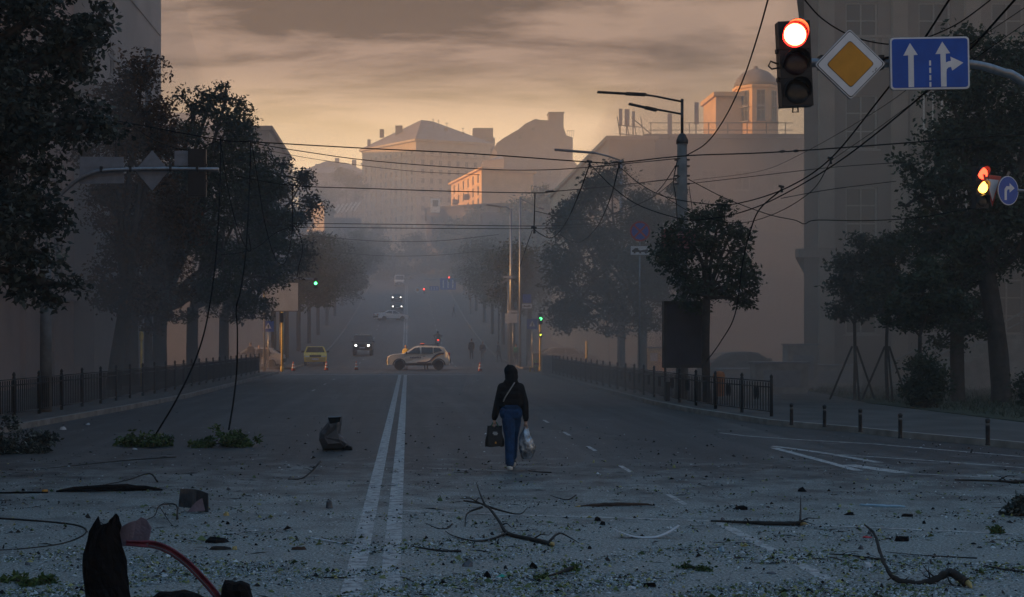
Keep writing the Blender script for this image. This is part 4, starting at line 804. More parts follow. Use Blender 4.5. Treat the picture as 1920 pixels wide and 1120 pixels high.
INS = [(413, 260, 50, 'wire clamp on the span at the first left hanger'), (470, 267, 49.5, 'wire clamp on the span at the second left hanger'), (1105, 306, 46.5, 'insulator clamp at the left of the paired hangers'), (1160, 308, 46, 'insulator clamp at the right of the paired hangers'), (1557, 300, 27, 'double clamp joining the thick trolley wires under the signs'), (1465, 353, 31, 'double clamp joining the thick trolley wires lower down'), (548, 426, 62, 'clamp at the foot of the left dropper'), (1001, 430, 62, 'clamp at the foot of the right dropper'), (548, 350, 60, 'clamp at the head of the left dropper')]
for px, py, d, lb in INS:
    c = P(px, py, d); t = thing('wire_clamp', lb, 'clamp', c, group='wire clamps'); k = d/F
    b = MB(); b.tube([c+Vector((-5*k, 0, 4*k)), c+Vector((5*k, 0, 2*k))], 2.4*k, 7); b.build('insulator', m_black, t); b = MB(); b.tube([c+Vector((0, 0, 5*k)), c+Vector((1*k, 0, -8*k))], [1.6*k, 2.6*k], 7); b.build('hanger', m_dark, t)
for px0, px1, y, d, lb in ((1022, 1042, 359.5, 60, 'long insulator in the third span wire'), (1460, 1474, 284.5, 44, 'left insulator in the upper span at right'), (1486, 1499, 283.5, 44, 'right insulator in the upper span at right')):
    b = MB(); b.tube([P(px0, y, d), P((px0*2+px1)/3, y, d), P((px0+px1*2)/3, y-.5, d), P(px1, y-.5, d)], [.015, .045, .045, .015], 7); tag(b.build('span_insulator', m_black), lb, 'insulator', 'span insulators')
# ---- fences
def fence(name, label, pts, H, step, n_ind, rings):
    pts = [Vector((p[0], p[1], .13)) for p in pts]; L_ = [0]
    for a, c in zip(pts, pts[1:]): L_.append(L_[-1]+(c-a).length)
    def at(s):
        s = max(0, min(L_[-1], s))
        for i in range(len(pts)-1):
            if s <= L_[i+1] or i == len(pts)-2:
                return pts[i].lerp(pts[i+1], (s-L_[i])/(L_[i+1]-L_[i])), (pts[i+1]-pts[i]).normalized()
    t = thing(name, label, 'fence', pts[0]); off = Vector(pts[0])
    b = MB(); b.lathe([(.045, 0), (.045, H), (.03, H+.02), (.05, H+.06), (.03, H+.11), (.002, H+.14)], n=8); po = b.build('post', m_dark); pm = po.data; bpy.data.objects.remove(po)
    b = MB(); b.box((0, 0, (H-.14)/2+.10), (.022, .022, H-.22)); po = b.build('picket', m_dark); km = po.data; bpy.data.objects.remove(po)
    b = MB(); n_ = 18; b.tube([(.075*math.cos(2*math.pi*i/n_), 0, H*.62+.19*math.sin(2*math.pi*i/n_)) for i in range(n_+1)], .012, 5, cap=False); b.tube([(.035*math.cos(2*math.pi*i/n_), 0, H*.62+.10*math.sin(2*math.pi*i/n_)) for i in range(n_+1)], .010, 5, cap=False); po = b.build('ring_ornament', m_dark); rm = po.data; bpy.data.objects.remove(po)
    np_ = int(L_[-1]//2.0); cnt = 0; far_ = MB(); rl = MB()
    for k in range(np_+1):
        p, u = at(k*2.0); inst('post', pm, t, p-off, math.atan2(u.y, u.x))
        if k == np_: break
        p1, _ = at((k+1)*2.0)
        for z in (.12, H-.20, H-.05): rl.tube([p+Vector((0, 0, z)), p1+Vector((0, 0, z))], .016, 5)
        m = int(2.0/step)
        for i in range(1, m):
            q = p.lerp(p1, i/m); rz = math.atan2(u.y, u.x)
            if rings and abs(i-m/2) < .6: inst('ring_ornament', rm, t, q-off, rz)
            if cnt < n_ind: inst('picket', km, t, q-off, rz); cnt += 1
            else: far_.box((q.x, q.y, (H-.14)/2+.10+.13), (.022, .022, H-.22), rz)
    rl.build('rail', m_dark, t)
    if far_.v: far_.build('far_pickets', m_dark, t, kind='stuff')
fence('iron_fence', 'black iron fence with oval ring ornaments along the right kerb', [(9.35, 36.6), (8.7, 41), (8.42, 46), (8.3, 60), (8.4, 83)], .95, .17, 280, True)
fence('iron_fence', 'dark iron picket fence with taller posts along the left kerb', [(-10.3, 30), (-10.0, 35.5), (-9.5, 44), (-9.2, 54), (-8.8, 84)], 1.02, .155, 290, False)
# concrete block at each fence end
for x, y, lb in ((8.45, 84.2, 'concrete block at the far end of the right fence'), (9.2, 99.6, 'concrete block under the sign posts past the right corner')):
    t = thing('concrete_block', lb, 'block', (x, y, .13)); b = MB(); b.box((x, y, .6), (1.0, .5, .95)); b.build('body', m_conc, t); b = MB(); b.box((x, y, 1.10), (1.08, .58, .06)); b.build('cap', m_conc, t)
# bollards
proto = None
for px, py, lb in ((1484, 797, 'bollard right next to the fence end'), (1546, 801, 'second bollard from the fence end'), (1613, 810, 'middle bollard of the five along the kerb'), (1688, 822, 'fourth bollard from the fence end'), (1852, 835, 'bollard standing apart at the far right')):
    p = G(px, py, .13)
    if proto is None:
        proto = thing('bollard', lb, 'bollard', p, group='kerb bollards'); b = MB(); b.lathe([(.05, 0), (.045, .02), (.04, .04), (.04, .44), (.047, .45), (.047, .48), (.03, .50), (.002, .51)], n=12); b.build('post', m_dark, proto, local=True)
        b = MB(); b.lathe([(.0415, .36), (.0415, .41)], n=12); b.build('band', m_pole, proto, local=True); t = proto
    else: t = dup(proto)
    t.location = p; t['label'] = lb
# ---- crossing: lit posts, signals, signs
m_postpaint = mat('post_paint_sun_yellow', (.80, .58, .16), .55, .15, 6, .05)  # yellow of the sunlight deepened in the paint itself
def sigpost(label, px, d, ytop, r=.06):
    x = P(px, 0, d).x; t = thing('signal_post', label, 'post', (x, d, .13)); b = MB(); b.tube([(x, d, .1), (x, d, P(0, ytop, d).z)], r, 10); b.build('shaft', m_postpaint, t); b = MB(); b.lathe([(.11, 0), (.11, .25), (.07, .3)], (x, d, .13), 10); b.build('base', m_postpaint, t); return t, x
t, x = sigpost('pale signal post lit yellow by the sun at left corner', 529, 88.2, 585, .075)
signal('small dark signal head on the sunlit left post', (x-.02, 88.05, P(0, 596, 88).z), R(200), .55, None)
t, x = sigpost('pale signal post lit by the sun at right corner', 1013, 87.6, 600, .07)
signal('corner signal showing green at the right crossing', (x, 87.45, P(0, 598, 87).z), 0, .62, {'red': m_lens_off2, 'amber': m_grn_on}, group='crossing signals')
signal('small yellow repeater light on the right corner post', (x, 87.45, P(0, 628, 87).z), 0, .34, {'amber': m_yel_on}, group='crossing signals')
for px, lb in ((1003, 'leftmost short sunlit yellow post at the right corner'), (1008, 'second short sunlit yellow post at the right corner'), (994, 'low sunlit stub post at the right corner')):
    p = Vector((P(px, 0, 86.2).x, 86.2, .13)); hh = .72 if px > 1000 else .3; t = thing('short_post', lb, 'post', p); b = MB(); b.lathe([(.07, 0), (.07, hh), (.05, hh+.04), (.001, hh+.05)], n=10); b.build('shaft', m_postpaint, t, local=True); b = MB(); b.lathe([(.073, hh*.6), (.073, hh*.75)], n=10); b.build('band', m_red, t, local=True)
c = P(592, 533, 92); t = signal('suspended signal glowing green over the left crossing', (c.x, 92, c.z+.05), 0, .62, {'amber': m_grn_on}, group='crossing signals')
b = MB(); b.tube([(c.x, 92.1, c.z+.3), (c.x-2, 92.1, c.z+.42), (-8.9, 92.1, c.z+.35), (-9.3, 92.1, c.z-.6), (-9.3, 92.1, .0)], .06, 8); tag(b.build('bent_signal_mast', m_metal), 'thin bent mast carrying the green left crossing signal', 'mast')
# pedestrian and far signs
def sign_on_post(name, label, px, py, d, faces, z0=None, postr=.04, both=True):
    c = P(px, py, d); z0 = zr(d)+.13 if z0 is None else z0; t = thing(name, label, 'road sign', (c.x, d, z0))
    b = MB(); b.tube([(0, .05, 0), (0, .05, c.z-z0+.3)], postr, 8); b.build('post', m_metal, t, local=True)
    for nm, poly, yo, m in faces: 
        b = MB(); b.prism(poly, (0, yo, c.z-z0), (1, 0, 0), (0, 0, 1), (0, .01, 0)); b.build(nm, m, t, local=True)
    return t
sq = lambda w, h, dx=0, dz=0: [(dx-w/2, dz-h/2), (dx+w/2, dz-h/2), (dx+w/2, dz+h/2), (dx-w/2, dz+h/2)]
ped = [(-.22, -.16), (0, .24), (.22, -.16)]; man = [(-.03, -.14), (.03, -.14), (.05, .05), (0, .12), (-.05, .05)]
for px, py, d, lb in ((503, 612, 96, 'blue pedestrian crossing sign at the left corner'), (998, 608, 101, 'blue pedestrian crossing sign behind the right corner')):
    sign_on_post('crossing_sign', lb, px, py, d, [('panel', sq(.74, .74), -.01, m_blue), ('triangle', ped, -.016, m_reflw), ('figure', man, -.022, m_black)])
sign_on_post('parking_sign', 'blue plate with white truck plate beneath on right', 988, 560, 104, [('panel', sq(.62, .62), -.01, m_blue), ('plate', sq(.72, .34, 0, -.55), -.01, m_reflw), ('pictogram', [(-.28, -.60), (-.2, -.50), (0, -.55), (.2, -.48), (.28, -.60)], -.016, m_black)])
sign_on_post('route_sign', 'pale route arrow sign up on the tall post', 953, 520, 103, [('panel', [(-.5, .12), (.45, .12), (.6, 0), (.1, -.18), (-.45, -.5), (-.5, -.36), (-.1, -.1), (-.5, 0)], -.01, m_signback), ('arrow', [(-.35, .05), (.3, .05), (.3, -.02), (-.35, -.02)], -.016, m_reflw)])
sign_on_post('notice_plate', 'white notice plates on post right of the pedestrians', 962, 594, 99, [('panel', sq(.62, .86), -.01, m_reflw), ('side_plate', sq(.3, .7, -.4, -.12), -.012, m_white), ('text_bar', sq(.4, .06, .05, .25), -.016, m_black)])
t = thing('sign_gantry', 'far overhead gantry with big blue direction boards', 'gantry', (P(870, 0, 262).x, 262, zr(262))); d = 262; z_ = zr(d)
xg = P(870, 0, d).x; b = MB(); b.tube([(xg, d, z_), (xg, d, P(0, 524, d).z), P(795, 524, d)], .13, 8); b.build('frame', m_metal, t)
for px, py, w_, h_ in ((840, 533, 2.9, 2.1), (814, 541, 1.7, .8)):
    c = P(px, py, d); bd = MB(); bd.box((c.x, d-.2, c.z), (w_, .12, h_)); bo = bd.build('board', m_blue, t)
    for i in range(3): b = MB(); b.box((c.x-w_*.3+w_*.3*i, d-.28, c.z), (w_*.08, .03, h_*.7)); b.build('text_bar', m_reflw, bo)
c = P(783, 544, d); t = thing('priority_road_sign', 'small far diamond sign beside a red light on the hill', 'road sign', (c.x, d, c.z)); plate(t, 'panel', diamond(.62), -.02, .03, m_reflw); plate(t, 'centre', diamond(.36), -.026, .005, m_amber); b = MB(); b.tube([(0, .05, 0), (.5, .05, 2.0)], .03, 5); b.build('hanger', m_metal, t, local=True)
for px, py, s, lb in ((795, 546, .9, 'far signal glowing red beside the small diamond sign'), (842, 524, .9, 'far signal glowing red above the blue boards')):
    c = P(px, py, d-.4); signal(lb, (c.x, d-.4, c.z), 0, s, {'red': m_red_far}, group='far red signals')
# billboard, ad stand, booths, bins
d = 103; t = thing('billboard', 'pale blank billboard on a post behind the left crossing corner', 'billboard', (P(527, 0, d).x, d, .13)); x = P(527, 0, d).x
b = MB(); b.tube([(x, d+.1, .1), (x, d+.1, P(0, 582, d).z)], .14, 8); b.build('post', m_dark, t); c = P(527, 557, d); b = MB(); b.box(c, (64*d/F, .25, 52*d/F)); b.build('panel', mat('billboard_paper', (.42, .42, .42), .7, .15, 1, 0), t); b = MB(); b.box((c.x, d-.01, c.z), (64*d/F+.12, .2, 52*d/F+.12)); b.build('frame', m_dark, t)
d = 45.6; x = P(1280, 0, d).x; t = thing('advert_stand', 'tall dark advertising stand under the trees by the lamp post', 'advert stand', (x, d, .13)); z0, z1 = P(0, 690, d).z, P(0, 565, d).z
b = MB(); b.box((x, d, (z0+z1)/2), (74*d/F, .35, z1-z0)); b.build('case', m_dark, t); b = MB(); b.box((x, d-.18, (z0+z1)/2), (64*d/F, .02, (z1-z0)*.9)); b.build('pane', mat('advert_glass', (.02, .02, .032), .6, .3, 2, 0, 0, .2), t)
for dx in (-.5, .5): b = MB(); b.box((x+dx, d, .4), (.14, .2, .7)); b.build('leg', m_dark, t)
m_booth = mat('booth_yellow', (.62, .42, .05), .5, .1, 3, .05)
for px, w_, lb in ((1224, .78, 'bright yellow sunlit booth between trunks behind the right fence'), (1243, .5, 'narrow yellow booth right of the bright booth')):
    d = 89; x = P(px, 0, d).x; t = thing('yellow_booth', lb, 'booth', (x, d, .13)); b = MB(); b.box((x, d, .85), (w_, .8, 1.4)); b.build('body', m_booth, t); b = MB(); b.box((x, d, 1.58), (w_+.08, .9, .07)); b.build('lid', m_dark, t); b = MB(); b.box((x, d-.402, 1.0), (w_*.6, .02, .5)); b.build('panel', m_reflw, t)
d = 88.6; x = P(1260, 0, d).x; t = thing('market_stand', 'sunlit tan counter behind the right fence', 'stand', (x, d, .13)); b = MB(); b.box((x, d, .65), (1.1, .7, 1.0)); b.build('body', w_orange, t); b = MB(); b.box((x, d, 1.18), (1.25, .85, .06)); b.build('top', m_white, t)
for i in range(3): b = MB(); b.lathe([(.06, 0), (.06, .35), (.03, .4), (.03, .5)], (x-.4+i*.4, d, 1.21), 8); b.build('jar', m_white, t)
for px, d, w_, h_, lb in ((1500, 56, 1.15, 1.75, 'pale cube kiosk on the hazy square'), (1460, 52, 1.9, 1.1, 'low grey cabinet left of the pale kiosk'), (1560, 58, 2.2, .9, 'low planter wall right of the pale kiosk'), (1390, 60, 2.0, .7, 'flat bench table behind the right fence end')):
    x = P(px, 0, d).x; t = thing('street_cabinet', lb, 'cabinet', (x, d, .13)); b = MB(); b.box((x, d, .13+h_/2), (w_, .9, h_)); b.build('body', m_conc, t); b = MB(); b.box((x, d, .16+h_), (w_+.1, 1.0, .06)); b.build('lid', m_signback, t); b = MB(); b.box((x, d-.455, .13+h_*.5), (w_*.7, .02, h_*.55)); b.build('door', m_signback, t)
x = P(1348, 0, 47).x; t = thing('litter_bin', 'small orange litter bin behind the ring fence', 'bin', (x, 47, .13)); b = MB(); b.lathe([(.17, .1), (.2, .75), (.21, .78), (.16, .9), (.05, .93)], (x, 47, .13), 12); b.build('bucket', mat('bin_orange', (.42, .16, .05), .6, .2, 5, .05), t); b = MB(); b.tube([(x, 47.2, .1), (x, 47.2, .9)], .03, 6); b.build('post', m_dark, t)
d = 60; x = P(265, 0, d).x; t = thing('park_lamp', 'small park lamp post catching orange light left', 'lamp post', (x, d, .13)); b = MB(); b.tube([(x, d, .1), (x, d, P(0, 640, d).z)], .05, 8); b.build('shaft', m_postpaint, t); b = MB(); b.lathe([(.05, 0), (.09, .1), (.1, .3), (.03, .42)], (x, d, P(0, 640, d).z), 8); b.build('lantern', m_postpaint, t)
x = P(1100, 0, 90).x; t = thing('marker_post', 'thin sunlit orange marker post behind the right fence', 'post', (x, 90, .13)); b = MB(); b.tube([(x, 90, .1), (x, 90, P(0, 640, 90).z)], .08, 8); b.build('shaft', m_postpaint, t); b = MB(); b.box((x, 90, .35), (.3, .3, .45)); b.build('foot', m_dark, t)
# stair with rails at the right facade
t = thing('entrance_stair', 'stair with sloping pale rails at the far right facade', 'stair', (22.5, 56.5, .13)); 
for i in range(12): b = MB(); b.box((20.2+i*.34, 57.2, .13+.09+i*.09), (.34, 3.2, .18+i*.18)); b.build('step', m_conc, t)
for y in (55.4, 58.9): b = MB(); b.tube([(19.9, y, 1.1), (24.2, y, 3.3)], .04, 6); b.tube([(19.9, y, .75), (24.2, y, 2.95)], .03, 6); [b.tube([(20+i*1.4, y, .15+i*.5), (20+i*1.4, y, 1.12+i*.72)], .03, 6) for i in range(4)]; b.build('handrail', m_metal, t)
# traffic cones
m_cone = mat('cone_orange', (.50, .10, .05), .6, .15, 6, .03); proto = None
for px, py, lb in ((550, 696, 'traffic cone nearest the sunlit left post'), (612, 695, 'second traffic cone from the left post'), (668, 694, 'traffic cone just left of the police car'), (900, 697, 'lone traffic cone right of the police car')):
    d = F*CH/(py-VY); p = Vector((P(px, 0, d).x, d, 0))
    if proto is None:
        proto = thing('traffic_cone', lb, 'cone', p, group='cones across the crossing'); b = MB(); b.box((0, 0, .02), (.34, .34, .04)); b.build('base', m_black, proto, local=True)
        b = MB(); b.lathe([(.13, .04), (.03, .62), (.001, .625)], n=12); b.build('body', m_cone, proto, local=True); b = MB(); b.lathe([(.108, .18), (.086, .30)], n=12); b.build('sleeve', m_reflw, proto, local=True); b = MB(); b.lathe([(.074, .38), (.054, .48)], n=12); b.build('sleeve', m_reflw, proto, local=True); t = proto
    else: t = dup(proto)
    t.location = p; t['label'] = lb
# ============================================================ VEHICLES
def paint(name, col, rough=.3): return mat(name, col, rough, .06, 3, .0, .0, .5)
def arc(cx_, r, z0, n=10):            # wheel arch, front to back
    a0 = math.acos(max(-1, min(1, 0))) ; o = []
    for i in range(n+1):
        a = math.pi*i/n; o.append((cx_ + r*math.cos(a), z0 + r*math.sin(a)))
    return o
def car(label, loc, rz, prof, belt, hw, wheels, wr, body, wins, wind, rear, cat='car', name='car', lights=None, tails=None, group='cars on the hill', lit=False, trim=m_black, roofhw=.20, extra=None, bumper=None):
    """prof: outline of the side from front sill over bonnet and roof to rear sill (x forward, z up)"""
    t = thing(name, label, cat, loc, rz, group); zs = max(p[1] for p in prof); zb = min(p[1] for p in prof)
    def h(z): return hw - (max(0, z-belt)/(zs-belt))*roofhw - max(0, (zb+.25-z))*.15
    sill = prof[-1][1]; poly = list(prof)
    for wx in sorted(wheels): poly += [(x_, max(sill, z_)) for x_, z_ in arc(wx, wr*1.18, wr*.98)][::-1]
    cx_ = sum(p[0] for p in poly)/len(poly); cz = sum(p[1] for p in poly)/len(poly); b = MB(); k = len(poly); vs = []
    for sgn in (-1, 1):
        vs += [(x, sgn*(h(z)-.07), z) for x, z in poly]
        vs += [(cx_+(x-cx_)*.985, sgn*h(z), cz+(z-cz)*.972) for x, z in poly]
    # order: L outer ring, L face, R outer ring, R face
    fs = [list(range(k, 2*k)), list(range(3*k, 4*k))[::-1]]
    for i in range(k):
        j = (i+1) % k; fs += [(i, j, k+j, k+i), (2*k+i, 3*k+i, 3*k+j, 2*k+j), (i, 2*k+i, 2*k+j, j)]
    b.add(vs, fs); b.build('body', body, t, local=True)
    for wp in wins:                       # side glass
        for sgn in (-1, 1):
            b = MB(); a = [Vector((x, sgn*(h(z)+.004), z)) for x, z in wp]; kk = len(a); c_ = [v+Vector((0, sgn*.008, 0)) for v in a]
            b.add(a+c_, [list(range(kk)), list(range(kk, 2*kk))[::-1]] + [(i, (i+1) % kk, kk+(i+1) % kk, kk+i) for i in range(kk)]); b.build('window', m_glass, t, local=True)
    for nm, ((xa, za), (xb_, zb_)), s in (('windscreen', wind, 1), ('rear_window', rear, -1)):
        n_ = Vector(((zb_-za), 0, -(xb_-xa))).normalized()*-1
        if n_.x*s < 0: n_ = -n_
        q = [Vector((xa, -(h(za)-.14), za)), Vector((xa, h(za)-.14, za)), Vector((xb_, h(zb_)-.13, zb_)), Vector((xb_, -(h(zb_)-.13), zb_))]; q = [v+n_*.006 for v in q]; b = MB(); b.add(q+[v+n_*.012 for v in q], [(0, 1, 2, 3), (4, 5, 6, 7), (0, 1, 5, 4), (1, 2, 6, 5), (2, 3, 7, 6), (3, 0, 4, 7)]); b.build(nm, m_glass, t, local=True)
    for wx in wheels:
        for sgn in (-1, 1):
            w = bpy.data.objects.new('wheel', None); C.objects.link(w); w.parent = t; w.location = (wx, sgn*(hw-.12), wr); w.empty_display_size = .1
            b = MB(); b.lathe([(wr*.6, -.11), (wr*.93, -.11), (wr, -.07), (wr, .07), (wr*.93, .11), (wr*.6, .11)], n=20, axis='Y'); b.build('tyre', m_rubber, w, local=True)
            b = MB(); b.lathe([(wr*.6, -.08), (wr*.6, .08)], n=16, axis='Y')
            for q in range(5):
                a = 2*math.pi*q/5; b.box((wr*.3*math.cos(a), sgn*.085, wr*.3*math.sin(a)), (wr*.6, .02, wr*.16), M=Matrix.Rotation(-a, 3, 'Y'))
            b.build('rim', m_metal, w, local=True)
    if lights:
        for sgn in (-1, 1): b = MB(); (b.lathe([(.10, -.03), (.095, .02), (.06, .05), (.001, .06)], (lights[0]+.02, sgn*lights[1], lights[2]), 14, 'X') if lit else b.box((lights[0], sgn*lights[1], lights[2]), lights[3])); b.build('headlight', m_head_on if lit else m_reflw, t, local=True)
    if tails:
        for sgn in (-1, 1): b = MB(); b.box((tails[0], sgn*tails[1], tails[2]), tails[3]); b.build('taillight', m_red, t, local=True)
    fx = prof[0][0]; rx = prof[-1][0]
    b = MB(); b.box((max(p[0] for p in prof)+.01, 0, sill+.22), (.10, hw*1.7, .24)); b.build('front_bumper', bumper or trim, t, local=True)
    b = MB(); b.box((min(p[0] for p in prof)-.01, 0, sill+.26), (.10, hw*1.7, .26)); b.build('rear_bumper', bumper or trim, t, local=True)
    b = MB(); b.box((max(p[0] for p in prof)+.005, 0, sill+.45), (.06, hw*1.0, .16)); b.build('grille', m_black, t, local=True)
    b = MB(); b.box((max(p[0] for p in prof)+.065, 0, sill+.22), (.02, .52, .11)); b.build('number_plate', m_reflw, t, local=True)
    mx_ = wind[0][0]-.15
    for sgn in (-1, 1): b = MB(); b.box((mx_, sgn*(hw+.09), belt+.09), (.10, .2, .14)); b.build('mirror', trim, t, local=True)
    b = MB(); b.box((cx_, 0, sill+.06), (max(wheels)-min(wheels)+.4, hw*1.5, .12)); b.build('underbody', m_black, t, local=True)
    return t, h
# police SUV, side on
prof = [(2.14, .36), (2.17, .62), (2.12, .86), (2.0, 1.0), (1.75, 1.07), (1.02, 1.13), (.30, 1.58), (.05, 1.645), (-.6, 1.665), (-1.5, 1.62), (-1.72, 1.56), (-2.02, 1.16), (-2.10, .95), (-2.12, .62), (-2.10, .36)]
d = 97.6
t, h = car('white police SUV parked broadside across the road', (P(785, 0, d).x, d, 0), math.pi, prof, 1.08, .90, (1.32, -1.35), .345, paint('police_white', (.70, .68, .62)), [[(.80, 1.13), (.30, 1.50), (-.06, 1.55), (-.10, 1.13)], [(-.20, 1.13), (-.18, 1.56), (-.95, 1.55), (-.95, 1.13)], [(-1.02, 1.18), (-1.02, 1.54), (-1.42, 1.50), (-1.58, 1.32)]], ((.98, 1.16), (.34, 1.56)), ((-1.98, 1.2), (-1.74, 1.53)), name='police_car', lights=(2.09, .68, .84, (.14, .34, .16)), tails=(-2.06, .72, 1.02, (.14, .3, .34)), group='')
for sgn in (-1, 1):
    y0 = sgn*(.90+.004)
    for nm, poly, m in (('stripe_navy', [(.1, .56), (.1, .50), (-.55, .50), (-.82, .62), (-1.2, .98), (-1.5, 1.10), (-1.72, 1.12), (-1.72, 1.19), (-1.4, 1.17), (-1.1, 1.04), (-.74, .68), (-.5, .56)], mat('stripe_navy', (.03, .035, .10), .4, .1, 4, 0)), ('stripe_yellow', [(-.9, .62), (-1.25, .94), (-1.55, 1.06), (-1.7, 1.07), (-1.7, 1.115), (-1.5, 1.095), (-1.2, .975), (-.84, .63)], mat('stripe_amber', (.60, .33, .05), .4, .1, 4, 0))):
        b = MB(); b.prism(poly, (0, y0-(.002 if sgn < 0 else 0), 0), (1, 0, 0), (0, 0, 1), (0, sgn*.006, 0)); b.build(nm, m, t, local=True)
    for i in range(7): b = MB(); b.box((.55-i*.11, y0+sgn*.003, .86), (.07, .006, .10)); b.build('door_letter', mat('letter_navy', (.10, .11, .18), .5, .1, 4, 0) if i == 0 and sgn < 0 else bpy.data.materials['letter_navy'], t, local=True)
    for wx in (1.32, -1.35):
        b = MB(); o_ = arc(wx, .47, .33, 12); i_ = arc(wx, .40, .33, 12); b.prism(o_ + i_[::-1], (0, sgn*.88, 0), (1, 0, 0), (0, 0, 1), (0, sgn*.045, 0)); b.build('wheel_arch', m_black, t, local=True)
    b = MB(); b.box((0, sgn*.90, .40), (1.75, .05, .16)); b.build('sill_trim', m_black, t, local=True)
    b = MB(); b.tube([(.0, sgn*.62, 1.70), (-.2, sgn*.62, 1.72), (-1.2, sgn*.62, 1.71), (-1.4, sgn*.62, 1.66)], .022, 6); b.build('roof_rail', m_black, t, local=True)
    for x in (-.14, -.98): b = MB(); b.box((x-.22, sgn*.909, .95), (.16, .02, .03)); b.build('door_handle', m_black, t, local=True)
b = MB(); b.box((-.25, 0, 1.74), (.28, 1.1, .10)); b.build('light_bar', m_black, t, local=True); b = MB(); b.box((-.25, -.35, 1.77), (.26, .36, .11)); b.box((-.25, .35, 1.77), (.26, .36, .11)); b.build('beacon', emat('beacon_red', (.8, .12, .05), .8), t, local=True, kind=None)
# yellow taxi
prof = [(2.05, .30), (2.08, .55), (2.0, .78), (1.2, .98), (.45, 1.42), (.1, 1.47), (-.9, 1.46), (-1.3, 1.40), (-1.9, 1.02), (-2.08, .92), (-2.1, .55), (-2.05, .30)]
W2 = [[(.85, 1.0), (.42, 1.34), (-.15, 1.40), (-.15, 1.0)], [(-.25, 1.0), (-.25, 1.40), (-.9, 1.38), (-1.35, 1.05)]]
d = 110; car('yellow hatchback taxi driving down by the left kerb', (P(591, 0, d).x, d, zr(d)+.004), R(-86), prof, .98, .87, (1.25, -1.28), .31, paint('taxi_yellow', (.78, .55, .04)), W2, ((1.14, 1.0), (.5, 1.40)), ((-1.85, 1.06), (-1.36, 1.38)), lights=(1.98, .62, .70, (.12, .34, .14)), tails=(-2.05, .66, .85, (.08, .3, .16)), group='cars on the hill', bumper=paint('taxi_bumper', (.55, .44, .09)))
# boxy off-roader
prof = [(2.0, .50), (2.02, .80), (2.0, 1.02), (1.95, 1.12), (.85, 1.18), (.55, 1.82), (.4, 1.86), (-1.95, 1.86), (-2.02, 1.78), (-2.05, 1.1), (-2.05, .50)]
d = 133; t, h = car('dark boxy off-roader with headlights on, beside the taxi', (P(681, 0, d).x, d, zr(d)+.004), R(-91), prof, 1.18, .90, (1.3, -1.35), .39, paint('offroader_dark', (.055, .055, .05)), [[(.72, 1.2), (.5, 1.75), (-.3, 1.75), (-.3, 1.2)], [(-.4, 1.2), (-.4, 1.75), (-1.9, 1.75), (-1.9, 1.2)]], ((.84, 1.2), (.58, 1.78)), ((-2.03, 1.25), (-2.02, 1.74)), lights=(2.03, .58, .92, (.06, .2, .2)), tails=(-2.05, .75, 1.0, (.06, .14, .3)), lit=True, roofhw=.10)
b = MB(); b.box((-.7, 0, 1.93), (2.2, 1.5, .07)); b.build('roof_rack', m_white, t, local=True); b = MB(); b.box((-2.2, 0, 1.1), (.22, .74, .74)); b.build('spare_wheel', m_rubber, t, local=True)
# white sedan turning
prof = [(2.3, .28), (2.33, .55), (2.2, .74), (1.25, .92), (.45, 1.36), (.1, 1.43), (-.7, 1.42), (-1.55, 1.08), (-2.2, 1.02), (-2.32, .9), (-2.32, .5), (-2.28, .28)]
W3 = [[(.85, .96), (.42, 1.30), (-.1, 1.36), (-.1, .96)], [(-.2, .96), (-.2, 1.36), (-.7, 1.35), (-1.3, 1.05)]]
d = 198; car('white sedan turning across the hill road', (P(733, 0, d).x, d, zr(d)+.004), R(26), prof, .95, .90, (1.4, -1.4), .32, paint('sedan_white', (.72, .73, .74)), W3, ((1.18, .96), (.5, 1.34)), ((-1.5, 1.12), (-.78, 1.38)), lights=(2.25, .66, .68, (.12, .36, .12)), tails=(-2.3, .62, .86, (.06, .4, .14)))
for px, d, lb in ((745, 219, 'dark car with bright headlights behind the white sedan'), (744, 243, 'dark car with bright headlights highest up the hill')):
    car(lb, (P(px, 0, d).x, d, zr(d)+.004), R(-90), prof, .95, .90, (1.4, -1.4), .32, paint('car_dark', (.03, .032, .036)), W3, ((1.18, .96), (.5, 1.34)), ((-1.5, 1.12), (-.78, 1.38)), lights=(2.26, .66, .68, (.14, .36, .18)), tails=(-2.3, .62, .86, (.06, .4, .14)), lit=True)
# delivery van at the top
prof = [(2.6, .35), (2.65, .8), (2.5, 1.1), (1.95, 1.3), (1.5, 2.2), (1.2, 2.35), (-2.6, 2.4), (-2.65, 2.3), (-2.65, .35)]
d = 292; car('pale box van at the very top of the street', (P(749, 0, d).x, d, zr(d)+.004), R(-90), prof, 1.3, 1.0, (1.7, -1.7), .36, paint('van_pale', (.45, .46, .48)), [[(1.8, 1.35), (1.45, 2.05), (.8, 2.05), (.8, 1.35)]], ((1.94, 1.34), (1.52, 2.16)), ((-2.64, 1.4), (-2.64, 2.1)), lights=(2.6, .78, .85, (.1, .3, .2)), tails=(-2.65, .85, 1.0, (.05, .15, .4)), name='van', cat='van', roofhw=.08)
